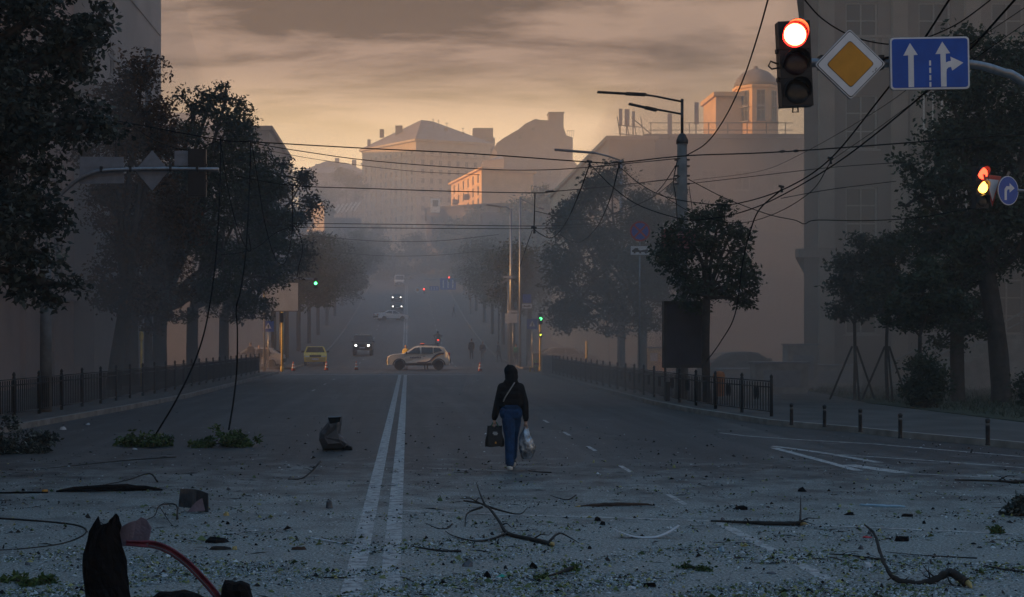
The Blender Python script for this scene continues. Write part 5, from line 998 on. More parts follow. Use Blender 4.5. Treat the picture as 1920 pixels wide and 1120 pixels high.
# parked cars, hazy at left behind the fence and in the right side street
for px, d, rz, lb, col in ((478, 101, 178, 'hazy silver car crossing behind the left corner people', (.30, .31, .33)), (1062, 103, 4, 'hazy grey car in the right cross street', (.2, .21, .22)), (1395, 72, 10, 'hazy dark car on the right square behind the fence', (.08, .08, .09))):
    car(lb, (P(px, 0, d).x, d, zr(d)+.02), R(rz), [(2.05, .30), (2.08, .55), (2.0, .78), (1.2, .98), (.45, 1.42), (.1, 1.47), (-.9, 1.46), (-1.3, 1.40), (-1.9, 1.02), (-2.08, .92), (-2.1, .55), (-2.05, .30)], .98, .87, (1.25, -1.28), .31, paint('car_paint', col), W2, ((1.14, 1.0), (.5, 1.40)), ((-1.85, 1.06), (-1.36, 1.38)), lights=(1.98, .62, .70, (.12, .34, .14)), tails=(-2.05, .66, .85, (.08, .3, .16)))
# ============================================================ PEOPLE
def capsule(b, p0, p1, r0, r1, n=12, m=5):
    p0, p1 = Vector(p0), Vector(p1); ax = (p1-p0); ln = ax.length; ax = ax.normalized() if ln > 1e-6 else Vector((0, 0, 1)); a = ax.orthogonal().normalized(); c = ax.cross(a); vs = []
    rows = [(-math.sin(math.pi/2*(1-i/m))*r0, math.cos(math.pi/2*(1-i/m))*r0) for i in range(m+1)] + [(ln+math.sin(math.pi/2*i/m)*r1, math.cos(math.pi/2*i/m)*r1) for i in range(m+1)]
    for z, r_ in rows: vs += [p0+ax*z+(a*math.cos(2*math.pi*j/n)+c*math.sin(2*math.pi*j/n))*max(r_, 1e-4) for j in range(n)]
    k = len(rows); b.add(vs, [(i*n+j, i*n+(j+1) % n, (i+1)*n+(j+1) % n, (i+1)*n+j) for i in range(k-1) for j in range(n)] + [list(range(n))[::-1], list(range((k-1)*n, k*n))])
def remesh(name, prims, voxel, mats, parent, smooth=4, disp=0):
    b = MB(); [capsule(b, *p[:4]) for p in prims]; tmp = b.build(name+'_tmp', mats[0], None)
    md = tmp.modifiers.new('r', 'REMESH'); md.mode = 'VOXEL'; md.voxel_size = voxel; sm = tmp.modifiers.new('s', 'SMOOTH'); sm.factor = .5; sm.iterations = smooth
    dg = bpy.context.evaluated_depsgraph_get(); me = bpy.data.meshes.new_from_object(tmp.evaluated_get(dg)); bpy.data.objects.remove(tmp)
    me.name = name; me.materials.clear(); [me.materials.append(m) for m in mats]; n = len(me.polygons); cen = np.empty(n*3); me.polygons.foreach_get('center', cen); cen = cen.reshape(-1, 3)
    best = np.full(n, 1e9); idx = np.zeros(n, int)
    for (p0, p1, r0, r1, mi) in prims:
        p0, p1 = np.array(p0, float), np.array(p1, float); ax = p1-p0; q = np.clip(((cen-p0)@ax)/max(ax@ax, 1e-9), 0, 1); dd = np.linalg.norm(cen-(p0+q[:, None]*ax), axis=1)-(r0+(r1-r0)*q); u = dd < best; best[u] = dd[u]; idx[u] = mi
    me.polygons.foreach_set('material_index', idx.astype(np.int32)); me.polygons.foreach_set('use_smooth', np.ones(n, bool))
    o = bpy.data.objects.new(name, me); C.objects.link(o); o.parent = parent; return o
m_skin = mat('skin', (.42, .26, .19), .6, .1, 8, .05); m_hood = mat('hoodie_black', (.008, .008, .010), .9, .3, 14, .5, spec=.2, bscale=20); m_jean = mat('denim_blue', (.014, .050, .13), .8, .35, 9, .5, spec=.2, bscale=26); m_sole = mat('sneaker_white', (.55, .55, .52), .6, .15, 10, .1); m_shoe = mat('sneaker_dark', (.03, .03, .032), .6, .3, 12, .1)
p = G(957, 880); t = thing('person', 'person in black hood and wide blue jeans walking away with bags', 'person', (P(957, 0, 23.2).x, 23.2, 0)); w = t
# hand: palm and five fingers curled round a handle, built as chains
def hand(c, s, fwd=0):
    c = Vector(c); o = [((c.x, c.y, c.z+.05), (c.x, c.y, c.z-.01), .026, .028, 1), ((c.x, c.y-.02, c.z-.01), (c.x, c.y+.022, c.z-.01), .023, .023, 1)]
    for i, ln in enumerate((.036, .042, .039, .030)):
        y = c.y-.030+i*.020; a = Vector((c.x+s*.012, y, c.z-.02)); k1 = a+Vector((s*.014, 0, -ln)); k2 = k1+Vector((-s*.022, 0, -.018)); k3 = k2+Vector((-s*.016, 0, .016))
        o += [(a, k1, .0095, .009, 1), (k1, k2, .009, .0085, 1), (k2, k3, .0085, .008, 1)]
    a = Vector((c.x-s*.004, c.y+.036, c.z+.012)); k1 = a+Vector((-s*.016, .014, -.026)); k2 = k1+Vector((-s*.006, -.006, -.026)); return o+[(a, k1, .011, .010, 1), (k1, k2, .010, .009, 1)]
B_ = []       # body prims (under the clothes, one continuous figure): mat 0 jeans,1 skin,2 hoodie,3 shoe
HL, HR = (-.262, .0, .765), (.253, .01, .735)
B_ += [((-.075, .0, .93), (.085, .0, .93), .105, .105, 0), ((-.05, .01, 1.05), (.07, .01, 1.05), .105, .105, 2), ((-.06, .02, 1.2), (.08, .02, 1.2), .11, .11, 2), ((-.075, .02, 1.32), (.09, .02, 1.32), .09, .09, 2), ((.005, .03, 1.36), (.01, .05, 1.46), .06, .055, 2), ((.012, .06, 1.50), (.008, .05, 1.585), .085, .095, 2),
       ((-.13, .02, 1.335), (-.195, .01, 1.09), .058, .048, 2), ((-.195, .01, 1.09), (-.258, 0, .82), .048, .036, 2), ((.15, .02, 1.335), (.225, .0, 1.08), .058, .048, 2), ((.225, .0, 1.08), (.25, .01, .80), .048, .036, 2),
       ((-.035, -.02, .86), (-.01, -.03, .50), .105, .082, 0), ((-.01, -.03, .50), (-.012, -.10, .09), .08, .06, 0), ((.06, .03, .86), (.055, .14, .50), .105, .078, 0), ((.055, .14, .50), (.05, .16, .16), .070, .05, 0),
       ((-.012, -.10, .06), (-.012, .06, .05), .038, .032, 3), ((.052, .15, .12), (.054, .30, .085), .036, .03, 3)] + hand(HL, -1) + hand(HR, 1)
body = remesh('body', B_, .0085, [m_jean, m_skin, m_hood, m_shoe], t, 2)
# face under the hood (turned away): nose, brow and eyes keep the head a head
fb = []
fb += [((.010, .135, 1.55), (.010, .128, 1.58), .012, .008, 0), ((-.02, .122, 1.585), (-.022, .122, 1.585), .010, .010, 0), ((.042, .122, 1.585), (.040, .122, 1.585), .010, .010, 0), ((-.008, .128, 1.515), (.028, .128, 1.515), .009, .009, 0), ((.010, .085, 1.56), (.010, .075, 1.50), .062, .050, 0)]
remesh('face', fb, .008, [m_skin], t, 1)
# hoodie: loose shell, hood, cuffs, hem
H_ = [((-.075, .015, 1.09), (.095, .015, 1.09), .118, .118, 0), ((-.075, .02, 1.2), (.095, .02, 1.2), .122, .122, 0), ((-.085, .02, 1.31), (.105, .02, 1.31), .105, .105, 0), ((-.03, .0, 1.40), (.05, .0, 1.40), .085, .085, 0),
      ((-.135, .02, 1.33), (-.20, .005, 1.09), .078, .066, 0), ((-.20, .005, 1.09), (-.255, 0, .86), .068, .056, 0), ((-.255, 0, .86), (-.262, 0, .83), .046, .044, 0), ((.155, .02, 1.33), (.232, .0, 1.08), .078, .066, 0), ((.232, .0, 1.08), (.252, .01, .84), .066, .052, 0), ((.252, .01, .84), (.253, .01, .81), .044, .042, 0)]
remesh('hoodie', H_, .013, [m_hood], t, 5)
D_ = [((.012, .03, 1.575), (.0, .02, 1.60), .115, .105, 0), ((-.015, .0, 1.655), (-.035, -.03, 1.685), .055, .026, 0), ((.02, .02, 1.50), (.015, .0, 1.44), .112, .10, 0), ((-.05, -.02, 1.41), (.07, -.02, 1.41), .06, .06, 0)]
remesh('hood', D_, .011, [m_hood], t, 4)
J_ = [((-.055, .0, 1.02), (.075, .0, 1.02), .095, .095, 0), ((-.065, -.012, .90), (.085, -.012, .90), .112, .112, 0), ((-.035, -.03, .80), (-.014, -.025, .50), .112, .086, 0), ((-.014, -.025, .50), (-.014, -.085, .12), .084, .076, 0), ((.075, .03, .80), (.062, .15, .52), .108, .080, 0), ((.062, .15, .52), (.052, .13, .20), .078, .066, 0)]
remesh('jeans', J_, .011, [m_jean], t, 3)
for sx, sy, sz, ang in ((-.012, -.03, 0, -12), (.054, .21, .05, 6)):
    S_ = [((sx, sy-.08, .062+sz), (sx, sy+.10, .045+sz), .046, .038, 0), ((sx-.004, sy-.09, .022+sz), (sx+.004, sy+.13, .018+sz), .050, .042, 1)]
    o = remesh('shoe', S_, .008, [m_shoe, m_sole], t, 2)
b = MB(); b.tube(spline([(-.125, -.06, 1.08), (-.10, -.118, 1.16), (-.04, -.128, 1.26), (.02, -.115, 1.35), (.07, -.06, 1.425), (.08, .0, 1.435)], 6), .011, 6); b.build('bag_strap', mat('strap_grey', (.30, .29, .28), .7, .2, 20, .1), t, local=True)
for x in (-.055, .075): b = MB(); b.box((x, -.122, .895), (.095, .014, .11)); b.build('back_pocket', m_jean, t, local=True)
b = MB(); b.box((.01, -.098, 1.03), (.21, .016, .035)); b.build('waistband', m_jean, t, local=True)
# black shopping bag (left hand) and silver bag (right hand)
wl = Vector(w.location)
t = thing('shopping_bag', 'black shopping bag with small white print in left hand', 'bag', wl+Vector((-.255, 0, .37)))
def pouch(bot, topw, hgt, dep, n=10):
    b = MB(); rows = 9; vs = []; nn = 20
    for i in range(rows+1):
        u = i/rows; wd_ = bot*(1-u)+topw*u + .02*math.sin(u*math.pi); dd = dep*(1-u**2.2)+.012
        for j in range(nn):
            a = 2*math.pi*j/nn; ca, sa = math.cos(a), math.sin(a); e_ = .55
            vs.append((math.copysign(abs(ca)**e_, ca)*wd_/2 + .012*math.sin(7*u+j), math.copysign(abs(sa)**e_, sa)*dd/2 + .008*math.sin(9*u+j*1.7), u*hgt + .008*math.sin(j*2.1)))
    b.sm = True; b.add(vs, [(i*nn+j, i*nn+(j+1) % nn, (i+1)*nn+(j+1) % nn, (i+1)*nn+j) for i in range(rows) for j in range(nn)]); b.sm = False
    b.add([vs[j] for j in range(nn)], [list(range(nn))[::-1]]); return b
pouch(.30, .215, .335, .15).build('sack', mat('bag_black', (.012, .012, .012), .55, .3, 18, .6), t, local=True)
for y in (-.03, .03): b = MB(); b.tube(spline([(-.06, y, .32), (-.03, y*.6, .385), (0, 0, .40), (.03, y*.6, .385), (.06, y, .32)], 5), .008, 6); b.build('handle', mat('handle_green', (.03, .12, .06), .6, .2, 9, 0) if y < 0 else m_black, t, local=True)
for i, (z, wd_) in enumerate(((.235, .07), (.215, .085), (.195, .06))): b = MB(); b.box((.0+.004*i, -.073, z), (wd_, .006, .010)); b.build('print', m_white, t, local=True)
b = MB(); b.box((.01, -.083, .065), (.025, .006, .03)); b.build('mark', m_amber, t, local=True)
t = thing('carrier_bag', 'shiny silver plastic bag in right hand', 'bag', wl+Vector((.263, .01, .16)))
b = MB(); rows, nn = 12, 22; vs = []
for i in range(rows+1):
    u = i/rows; rw = .128*math.sin(min(1, u*1.9+.35)*math.pi/2)*(1-max(0, u-.45)**1.3*1.55); 
    for j in range(nn): a = 2*math.pi*j/nn; k = 1+.10*math.sin(a*5+u*6)+.06*math.sin(a*9-u*11); vs.append((rw*k*math.cos(a)+.01*math.sin(6*u), rw*.7*k*math.sin(a), u*.52))
b.sm = True; b.add(vs, [(i*nn+j, i*nn+(j+1) % nn, (i+1)*nn+(j+1) % nn, (i+1)*nn+j) for i in range(rows) for j in range(nn)]); b.sm = False; b.add(vs[:nn], [list(range(nn))[::-1]])
b.build('sack', mat('plastic_silver', (.30, .36, .42), .25, .85, 11, 1.0, .6, bscale=18), t, local=True)  # crinkle highlights put in as light and dark tones of the colour
for y in (-.02, .02): b = MB(); b.tube(spline([(-.02, y, .50), (-.012, y*.6, .55), (-.005, 0, .575), (.004, -y*.6, .55), (.02, -y, .50)], 5), .009, 6); b.build('handle', bpy.data.materials['plastic_silver'], t, local=True)
# simple distant people
def walker(label, px, d, hgt, stride=.15, turn=0, top=(.03, .03, .035), leg=(.03, .03, .04), z=None, bend=0, extra=None, vox=.03):
    s = hgt/1.72; x = P(px, 0, d).x; z0 = (zr(d)+.135 if z is None else z); t = thing('person', label, 'person', (x, d, z0), R(turn), 'people in the distance')
    mt = mat('coat', top, .85, .2, 6, .1); ml = mat('trousers', leg, .85, .2, 6, .1); pr = []
    A = lambda p0, p1, r0, r1, m: pr.append((tuple(Vector(p0)*s), tuple(Vector(p1)*s), r0*s, r1*s, m))
    A((-.07, 0, .95), (.07, 0, .95), .12, .12, 1); A((-.08, bend*.3, 1.15), (.08, bend*.3, 1.15), .13, .13, 0); A((-.11, bend*.6, 1.36), (.11, bend*.6, 1.36), .10, .10, 0); A((0, bend*.7, 1.4), (0, bend*.8, 1.52), .055, .05, 2); A((0, bend*.9, 1.58), (0, bend*.9, 1.64), .085, .09, 2); A((0, bend*.9-.02, 1.64), (0, bend*.9-.03, 1.67), .09, .075, 3)
    A((-.18, bend*.6, 1.36), (-.24, bend*.6-.05, 1.08), .06, .05, 0); A((-.24, bend*.6-.05, 1.08), (-.23, bend*.6+.08, .84), .048, .04, 0); A((.18, bend*.6, 1.36), (.24, bend*.6+.05, 1.08), .06, .05, 0); A((.24, bend*.6+.05, 1.08), (.22, bend*.6+.16, .86), .048, .04, 0)
    A((-.23, bend*.6+.08, .82), (-.23, bend*.6+.09, .74), .035, .03, 2); A((.22, bend*.6+.16, .84), (.22, bend*.6+.18, .77), .035, .03, 2)
    A((-.08, 0, .9), (-.09, stride*.6, .5), .09, .065, 1); A((-.09, stride*.6, .5), (-.09, stride*.5, .09), .065, .045, 1); A((.08, 0, .9), (.09, -stride*.3, .5), .09, .065, 1); A((.09, -stride*.3, .5), (.09, -stride, .10), .065, .045, 1)
    A((-.09, stride*.5-.03, .045), (-.09, stride*.5+.15, .04), .045, .04, 4); A((.09, -stride-.03, .05), (.09, -stride+.15, .045), .045, .04, 4)
    remesh('body', pr, vox*s, [mt, ml, m_skin, mat('hair', (.02, .015, .012), .8, .3, 9, .1), m_shoe], t, 2)
    return t
walker('dark clad person standing on the right pavement past the crossing', 884, 121, 1.75, .05, 10)
walker('person in pale skirt behind the standing right pedestrian', 905, 117, 1.6, .12, 170, (.05, .05, .06), (.12, .12, .14))
walker('stooping person with dark coat at the right corner', 936, 113, 1.65, .22, 60, (.035, .035, .045), (.03, .03, .035), bend=.12)
walker('lone person crossing the hill road at right', 851, 206, 1.75, .32, 80, z=zr(206)+.005)
walker('person in green jacket by the right sign posts', 968, 103, 1.6, .06, 0, (.04, .20, .12))
walker('tallest of three people behind the left corner fence', 470, 95, 1.75, .08, 20)
walker('middle of three people behind the left corner fence', 486, 97, 1.55, .08, 200)
walker('right one of three people behind the left corner fence', 500, 99, 1.5, .08, 0)
t = walker('officer in yellow vest standing behind the police car bonnet', 761, 99.2, 1.72, .06, 160, (.55, .42, .10), (.03, .035, .06), z=0)
walker('officer hidden behind the police car rear door', 799, 99.3, 1.70, .10, 190, (.10, .09, .10), (.02, .022, .03), z=0)
# motorcyclist
d = 147; x = P(821, 0, d).x; z0 = zr(d)+.004
t = thing('motorcycle', 'motorcycle with red tail light riding uphill', 'motorcycle', (x, d, z0))
for y in (-.68, .70):
    b = MB(); b.lathe([(.2, -.05), (.29, -.06), (.315, -.02), (.315, .02), (.29, .06), (.2, .05)], (0, y, .315), 18, 'X'); wo = b.build('wheel', m_rubber, t, local=True); b = MB(); b.lathe([(.2, -.03), (.2, .03)], (0, y, .315), 14, 'X'); b.build('rim', m_metal, wo, local=True)
b = MB(); b.prism([(-.75, .62), (-.9, .86), (-.55, .80), (-.1, .78), (.1, .98), (.42, .95), (.5, .8), (.2, .42), (-.3, .40)], (-.13, 0, 0), (0, 1, 0), (0, 0, 1), (.26, 0, 0)); b.build('body', paint('bike_red', (.10, .02, .02)), t, local=True)
b = MB(); b.box((0, -.92, .80), (.20, .05, .11)); b.build('taillight', m_tail_on, t, local=True)
b = MB(); b.box((0, -.95, .62), (.2, .02, .16)); b.build('number_plate', m_reflw, t, local=True)
b = MB(); b.tube([(-.36, .42, 1.05), (-.1, .5, 1.0), (.1, .5, 1.0), (.36, .42, 1.05)], .02, 6); b.build('handlebar', m_dark, t, local=True)
b = MB(); b.tube([(0, .5, 1.0), (0, .7, .33)], .05, 7); b.build('fork', m_dark, t, local=True); b = MB(); b.box((0, -.35, .84), (.26, .6, .08)); b.build('saddle', m_black, t, local=True)
for sx in (-1, 1): b = MB(); b.tube([(sx*.34, .45, 1.08), (sx*.40, .44, 1.22)], .012, 5); b.box((sx*.42, .44, 1.26), (.16, .03, .09)); b.build('mirror', m_dark, t, local=True)
t = thing('person', 'rider in dark gear and helmet on the motorcycle', 'person', (x, d, z0+.86)); pr = [((-.07, -.3, .08), (.07, -.3, .08), .13, .13, 0), ((-.06, -.18, .3), (.06, -.18, .3), .14, .14, 0), ((-.12, -.06, .50), (.12, -.06, .50), .11, .11, 0), ((0, 0, .58), (0, .04, .66), .06, .06, 0), ((0, .06, .72), (0, .06, .78), .12, .125, 1)]
for sx in (-1, 1): pr += [((sx*.19, -.04, .5), (sx*.36, .14, .30), .065, .055, 0), ((sx*.36, .14, .30), (sx*.33, .40, .20), .052, .042, 0), ((sx*.33, .40, .20), (sx*.30, .46, .19), .042, .04, 2), ((sx*.1, -.28, .05), (sx*.26, .1, -.1), .095, .075, 0), ((sx*.26, .1, -.1), (sx*.22, -.12, -.48), .072, .05, 0), ((sx*.22, -.14, -.52), (sx*.22, .06, -.53), .05, .045, 2)]
remesh('body', pr, .03, [mat('rider_dark', (.03, .035, .035), .8, .2, 6, .1), mat('helmet', (.03, .03, .03), .25, .1, 4, 0), m_black], t, 2)
# ============================================================ DEBRIS
m_char = mat('charred_metal', (.004, .003, .0035), .9, .5, 8, .7, .0, .12, bscale=20)
m_redpaint = mat('red_paint_scraped', (.15, .022, .035), .45, .45, 7, .3, .1)
m_sheet = mat('sheet_metal_dull', (.10, .11, .125), .5, .35, 4, .3, .6)
m_mauve = mat('torn_panel_mauve', (.15, .12, .15), .5, .3, 6, .3, .2)
m_wood = mat('branch_bark', (.022, .020, .018), .9, .4, 9, .6, bscale=22)
m_raw = mat('split_wood', (.42, .33, .14), .8, .3, 12, .3)
m_plast = mat('plastic_white', (.48, .52, .56), .5, .15, 6, .1)
m_pblue = mat('plastic_pale_blue', (.22, .36, .46), .5, .25, 6, .1)
m_teal = mat('plastic_teal', (.02, .42, .34), .4, .15, 6, .05)
m_pred = mat('plastic_red', (.45, .02, .035), .45, .2, 6, .05)
m_brown = mat('timber_brown', (.055, .035, .025), .85, .4, 8, .3)
def shell(poly3, th, jag=0):            # closed thin solid from a grid of points rows x cols, thickened along local normals
    rows, cols = len(poly3), len(poly3[0]); Pn = np.array(poly3, float); du = np.gradient(Pn, axis=1); dv = np.gradient(Pn, axis=0); n_ = np.cross(du, dv); n_ /= np.linalg.norm(n_, axis=2)[..., None]+1e-9
    A_ = Pn+n_*th/2; B_ = Pn-n_*th/2; vs = [tuple(v) for v in A_.reshape(-1, 3)]+[tuple(v) for v in B_.reshape(-1, 3)]; o = rows*cols; fs = []
    for i in range(rows-1):
        for j in range(cols-1): a = i*cols+j; fs += [(a, a+1, a+cols+1, a+cols), (o+a, o+a+cols, o+a+cols+1, o+a+1)]
    for i in range(rows-1):
        for j in (0, cols-1): a = i*cols+j; fs.append((a, a+cols, o+a+cols, o+a))
    for j in range(cols-1):
        for i in (0, rows-1): a = i*cols+j; fs.append((a, a+1, o+a+1, o+a))
    b = MB(); b.add(vs, fs); return b
def interp(pts, u): xs_ = [p[0] for p in pts]; return float(np.interp(u, xs_, [p[1] for p in pts]))
# big charred upright sheet, bottom left, with red arched strip
d = 10.6; k = d/F
L_ = [(0, 185), (.12, 168), (.4, 155), (.62, 160), (.85, 162), (1, 160)]; Rr = [(0, 228), (.1, 224), (.25, 228), (.4, 238), (.7, 243), (.82, 247), (.9, 238), (1, 240)]
top = [(0, 968), (.02, 972), (.06, 985), (.2, 983), (.4, 980), (.6, 976), (.75, 964), (.9, 960), (1, 985)]
grid = []; bz = P(0, 0, d)
zbot = 636+CH/k
for i in range(15):
    v = i/14; row = []
    for j in range(15):
        u = j/14; y = interp(top, u) + (zbot-interp(top, u))*v; x = interp(L_, v)*(1-u)+interp(Rr, v)*u; q = P(x, y, d); q.y += .10*math.cos((u-.5)*3.1)*-1 + .02*math.sin(v*9+u*5) + .012*rnd.uniform(-1, 1); q.x += .006*rnd.uniform(-1, 1); row.append(tuple(q))
    grid.append(row)
t = thing('burnt_wreck_sheet', 'tall charred torn metal sheet standing at bottom left', 'wreckage', (P(200, 0, d).x, d, 0)); shell(grid, .012).build('sheet', m_char, t)
g2 = []
for i in range(8):
    v = i/7; row = []
    for j in range(7):
        u = j/6; x = 222+u*62-6*v; y = 992+v*34 - 14*math.sin(u*3)*(1-v) - (8 if j in (4, 5) and i == 0 else 0); q = P(x, y, d+.02); q.y += .05*math.sin(u*3+v); row.append(tuple(q))
    g2.append(row)
t2 = shell(g2, .008).build('torn_flap', m_mauve, t)
pts = [(236, 1018), (262, 1020), (290, 1022), (320, 1034), (350, 1056), (378, 1084), (402, 1112), (418, 1140), (425, 1168)]
q = spline([P(x, y, d-.02) for x, y in pts], 5); wv = [.016+.010*min(1, i/10) for i in range(len(q))]
g3 = []
for i, p_ in enumerate(q):
    tn = (q[min(i+1, len(q)-1)]-q[max(0, i-1)]).normalized(); nn_ = Vector((-tn.z, 0, tn.x)); g3.append([tuple(p_+nn_*wv[i]*s+Vector((0, .02*(1-abs(s)), 0))) for s in (-1, -.5, 0, .5, 1)])
t = thing('red_strip', 'bent red painted metal strip arching from the charred sheet', 'wreckage', (q[-1].x, q[-1].y, 0)); shell(g3, .010).build('strip', m_redpaint, t)
b = MB(); b.tube([Vector(r_[1])+Vector((0, -.012, 0)) for r_ in g3[8:36]], .005, 5); b.build('scraped_edge', m_sheet, t)
def lump(name, label, outline, d, dep, m, zfoot=0.0, cat='wreckage', amp=.012):
    """charred fragment: an outline seen from the road, swelled into a solid with uneven depth"""
    pts = [P(x, y, d) for x, y in outline]; c = sum(pts, Vector((0, 0, 0)))/len(pts); t = thing(name, label, cat, (c.x, d, zfoot)); b = MB(); vs = []; n = len(pts)
    for f, yo in ((.55, -dep*.5), (.9, -dep*.35), (1, 0), (.9, dep*.35), (.55, dep*.5)): vs += [c+(p_-c)*f+Vector((rnd.uniform(-amp, amp), yo+rnd.uniform(-amp, amp), rnd.uniform(-amp, amp))) for p_ in pts]
    fs = [list(range(n))[::-1], list(range(4*n, 5*n))]
    for r_ in range(4): fs += [(r_*n+i, r_*n+(i+1) % n, (r_+1)*n+(i+1) % n, (r_+1)*n+i) for i in range(n)]
    b.add(vs, fs); b.build('fragment', m, t); return t
lump('charred_fragment', 'charred ragged lump at the bottom edge right of red strip', [(414, 1130), (418, 1100), (424, 1090), (430, 1086), (440, 1092), (452, 1090), (466, 1098), (472, 1120), (476, 1172), (415, 1172)], 10.6, .2, m_char)
lump('charred_fragment', 'low charred scrap at the bottom edge under red strip', [(285, 1118), (300, 1110), (322, 1112), (345, 1108), (368, 1116), (385, 1122), (388, 1172), (280, 1172)], 10.6, .2, m_char)
# crumpled dark seat-like lump
d = 27.2
t = lump('crumpled_panel', 'crumpled dark metal lump left of the centre line', [(598, 826), (600, 812), (606, 803), (618, 792), (616, 781), (641, 780), (640, 795), (637, 812), (645, 819), (650, 832), (650, 842), (607, 845)], d, .42, m_sheet, amp=.02)
b = MB(); b.prism([(-.02, 0), (.16, .0), (.15, .05), (.06, .09), (-.02, .06)], (P(645, 0, d).x, d-.12, 0), (1, 0, 0), (0, 0, 1), (0, .25, 0)); b.build('foot', m_char, t); b = MB(); b.prism([(616, 782), (640, 781), (638, 790), (620, 793)], P(0, 0, d)-Vector((0, .22, 0)), Vector((d/F, 0, 0)), Vector((0, 0, -d/F)), (0, .03, 0)); b.build('flange', m_char, t)
# curled sheet
d = G(365, 960).y; g = []
for i in range(7):
    v = i/6; row = []
    for j in range(13):
        u = j/12; x = 338+54*u - 4*v*(1-u); y = 917+7*u + v*(34+9*u) ; q_ = P(x, y, d); q_.y = d + .16*math.sin(u*math.pi*1.15)+.03*v; row.append(tuple(q_))
    g.append(row)
t = thing('curled_sheet', 'curled grey sheet metal piece on the left road', 'wreckage', (P(365, 0, d).x, d, 0)); shell(g, .006).build('sheet', m_sheet, t); b = MB(); p0 = P(358, 955, d-.03); b.prism([(-.04, 0), (.18, .02), (.14, .17), (.06, .12)], (p0.x, d-.08, .005), (1, 0, 0), (0, .15, 1), (0, .01, 0)); b.build('folded_flap', m_mauve, t)
# long dark plank at left
def plank(name, label, a, c, w_, th, m, cat='debris', bow=0, z0=0., ends=None):
    A_, C_ = G(*a), G(*c); u = (C_-A_); ln = u.length; u.normalize(); n_ = Vector((-u.y, u.x, 0)); t = thing(name, label, cat, (A_+C_)/2); rows = []
    for i in range(11):
        s = i/10; p_ = A_+u*ln*s; tap = min(1, .25+3*min(s, 1-s)); z = z0+th/2+bow*(2*s-1)**2+rnd.uniform(0, th*.2); rows.append([tuple(p_+n_*w_*tap*(q_-.5)+Vector((0, 0, z+rnd.uniform(-.004, .004)+.3*w_*abs(q_-.5)*0))) for q_ in (0, .33, .66, 1)])
    shell(rows, th).build('strip' if th < .02 else 'beam', m, t); return t
def beam(name, label, a, c, r, m, tip=None):
    A_, C_ = G(*a), G(*c); t = thing(name, label, 'debris', (A_+C_)/2); b = MB(); n = 12; q = [A_.lerp(C_, i/n)+Vector((0, rnd.uniform(-.01, .01), r*.7*math.sin(i/n*math.pi)**.6+.008+rnd.uniform(0, .006))) for i in range(n+1)]
    b.tube(q, [max(.006, r*math.sin((i+.4)/(n+.8)*math.pi)**.6*rnd.uniform(.8, 1.15)) for i in range(n+1)], 7, smooth=False); b.build('beam', m, t)
    if tip: b = MB(); b.tube([q[0], q[0]+(q[0]-q[1])*.9], [.012, .004], 5); b.build('split_end', tip, t)
    return t
beam('burnt_plank', 'long charred plank lying across the left lane', (105, 923), (305, 920), .055, m_char)
plank('thin_strip', 'thin dark strip continuing left of the charred plank', (-10, 926), (90, 925), .04, .02, m_char)
plank('metal_strip', 'pale tip of bent strip beside the charred plank', (280, 921), (313, 917), .03, .012, m_sheet)
beam('burnt_timber', 'brown splintered timber lying right of the woman', (1088, 951), (1225, 949), .026, m_brown, m_raw)
plank('pale_blue_plastic', 'pale blue plastic slat on the right lane', (1612, 948), (1697, 952), .14, .018, m_pblue)
plank('white_lath', 'thin white lath near the left centre line', (573, 1008), (640, 1020), .03, .012, m_plast)
# curved white strip
d = G(1210, 1009).y; g = []
for i in range(15):
    s = i/14; x = 1150+123*s; y = 1009-24*(2*s-1)**2*(1.0 if s > .5 else .72); c_ = P(x, y, d); g.append([(c_.x, d+o_-.02*(2*s-1), max(.006, c_.z)) for o_ in (-.045, 0, .045)])
t = thing('curved_white_strip', 'upturned curved white plastic strip on the right', 'debris', (P(1210, 0, d).x, d, 0)); shell(g, .008).build('strip', m_plast, t); g = []
# branches
def branch(label, pts, r, twigs=(), broken=None, wood=m_wood):
    q = [G(x, y)+Vector((0, 0, z)) if True else None for x, y, z in pts]
    t = thing('broken_branch', label, 'branch', (sum(p_.x for p_ in q)/len(q), sum(p_.y for p_ in q)/len(q), 0), group='torn branches'); sq_ = spline(q, 4)
    b = MB(); n = len(sq_); b.tube([p_+Vector((0, 0, r*.8)) for p_ in sq_], [r*(.35+.65*i/(n-1))*rnd.uniform(.9, 1.1) for i in range(n)], 7); b.build('limb', wood, t)
    for _ in range(4 if r > .012 else 1):
        i_ = rnd.randrange(1, n-1); p_ = sq_[i_]+Vector((0, 0, r*.8)); a_ = rnd.uniform(0, 6.28); l_ = rnd.uniform(4, 11)*r; v_ = Vector((math.cos(a_), math.sin(a_), rnd.uniform(.0, .5)))*l_
        b = MB(); b.tube([p_, p_+v_*.5+Vector((0, 0, .1*l_)), p_+v_+Vector((0, 0, -.05*l_))], [r*.35, r*.22, r*.08], 5); b.build('twig', wood, t)
    for tw in twigs: b = MB(); z_ = [G(x, y)+Vector((0, 0, z+r*.6)) for x, y, z in tw]; z_ = spline(z_, 3); b.tube(z_, [r*.5*(1-.75*i/(len(z_)-1)) for i in range(len(z_))], 5); b.build('twig', wood, t)
    if broken: p_ = q[-1]; u = (q[-1]-q[-2]).normalized(); b = MB(); b.tube([p_+Vector((0, 0, r*.8)), p_+u*broken*.5+Vector((0, 0, r)), p_+u*broken+Vector((0, 0, r*.4))], [r*.95, r*.7, r*.1], 6); b.build('split_end', m_raw, t)
    return t
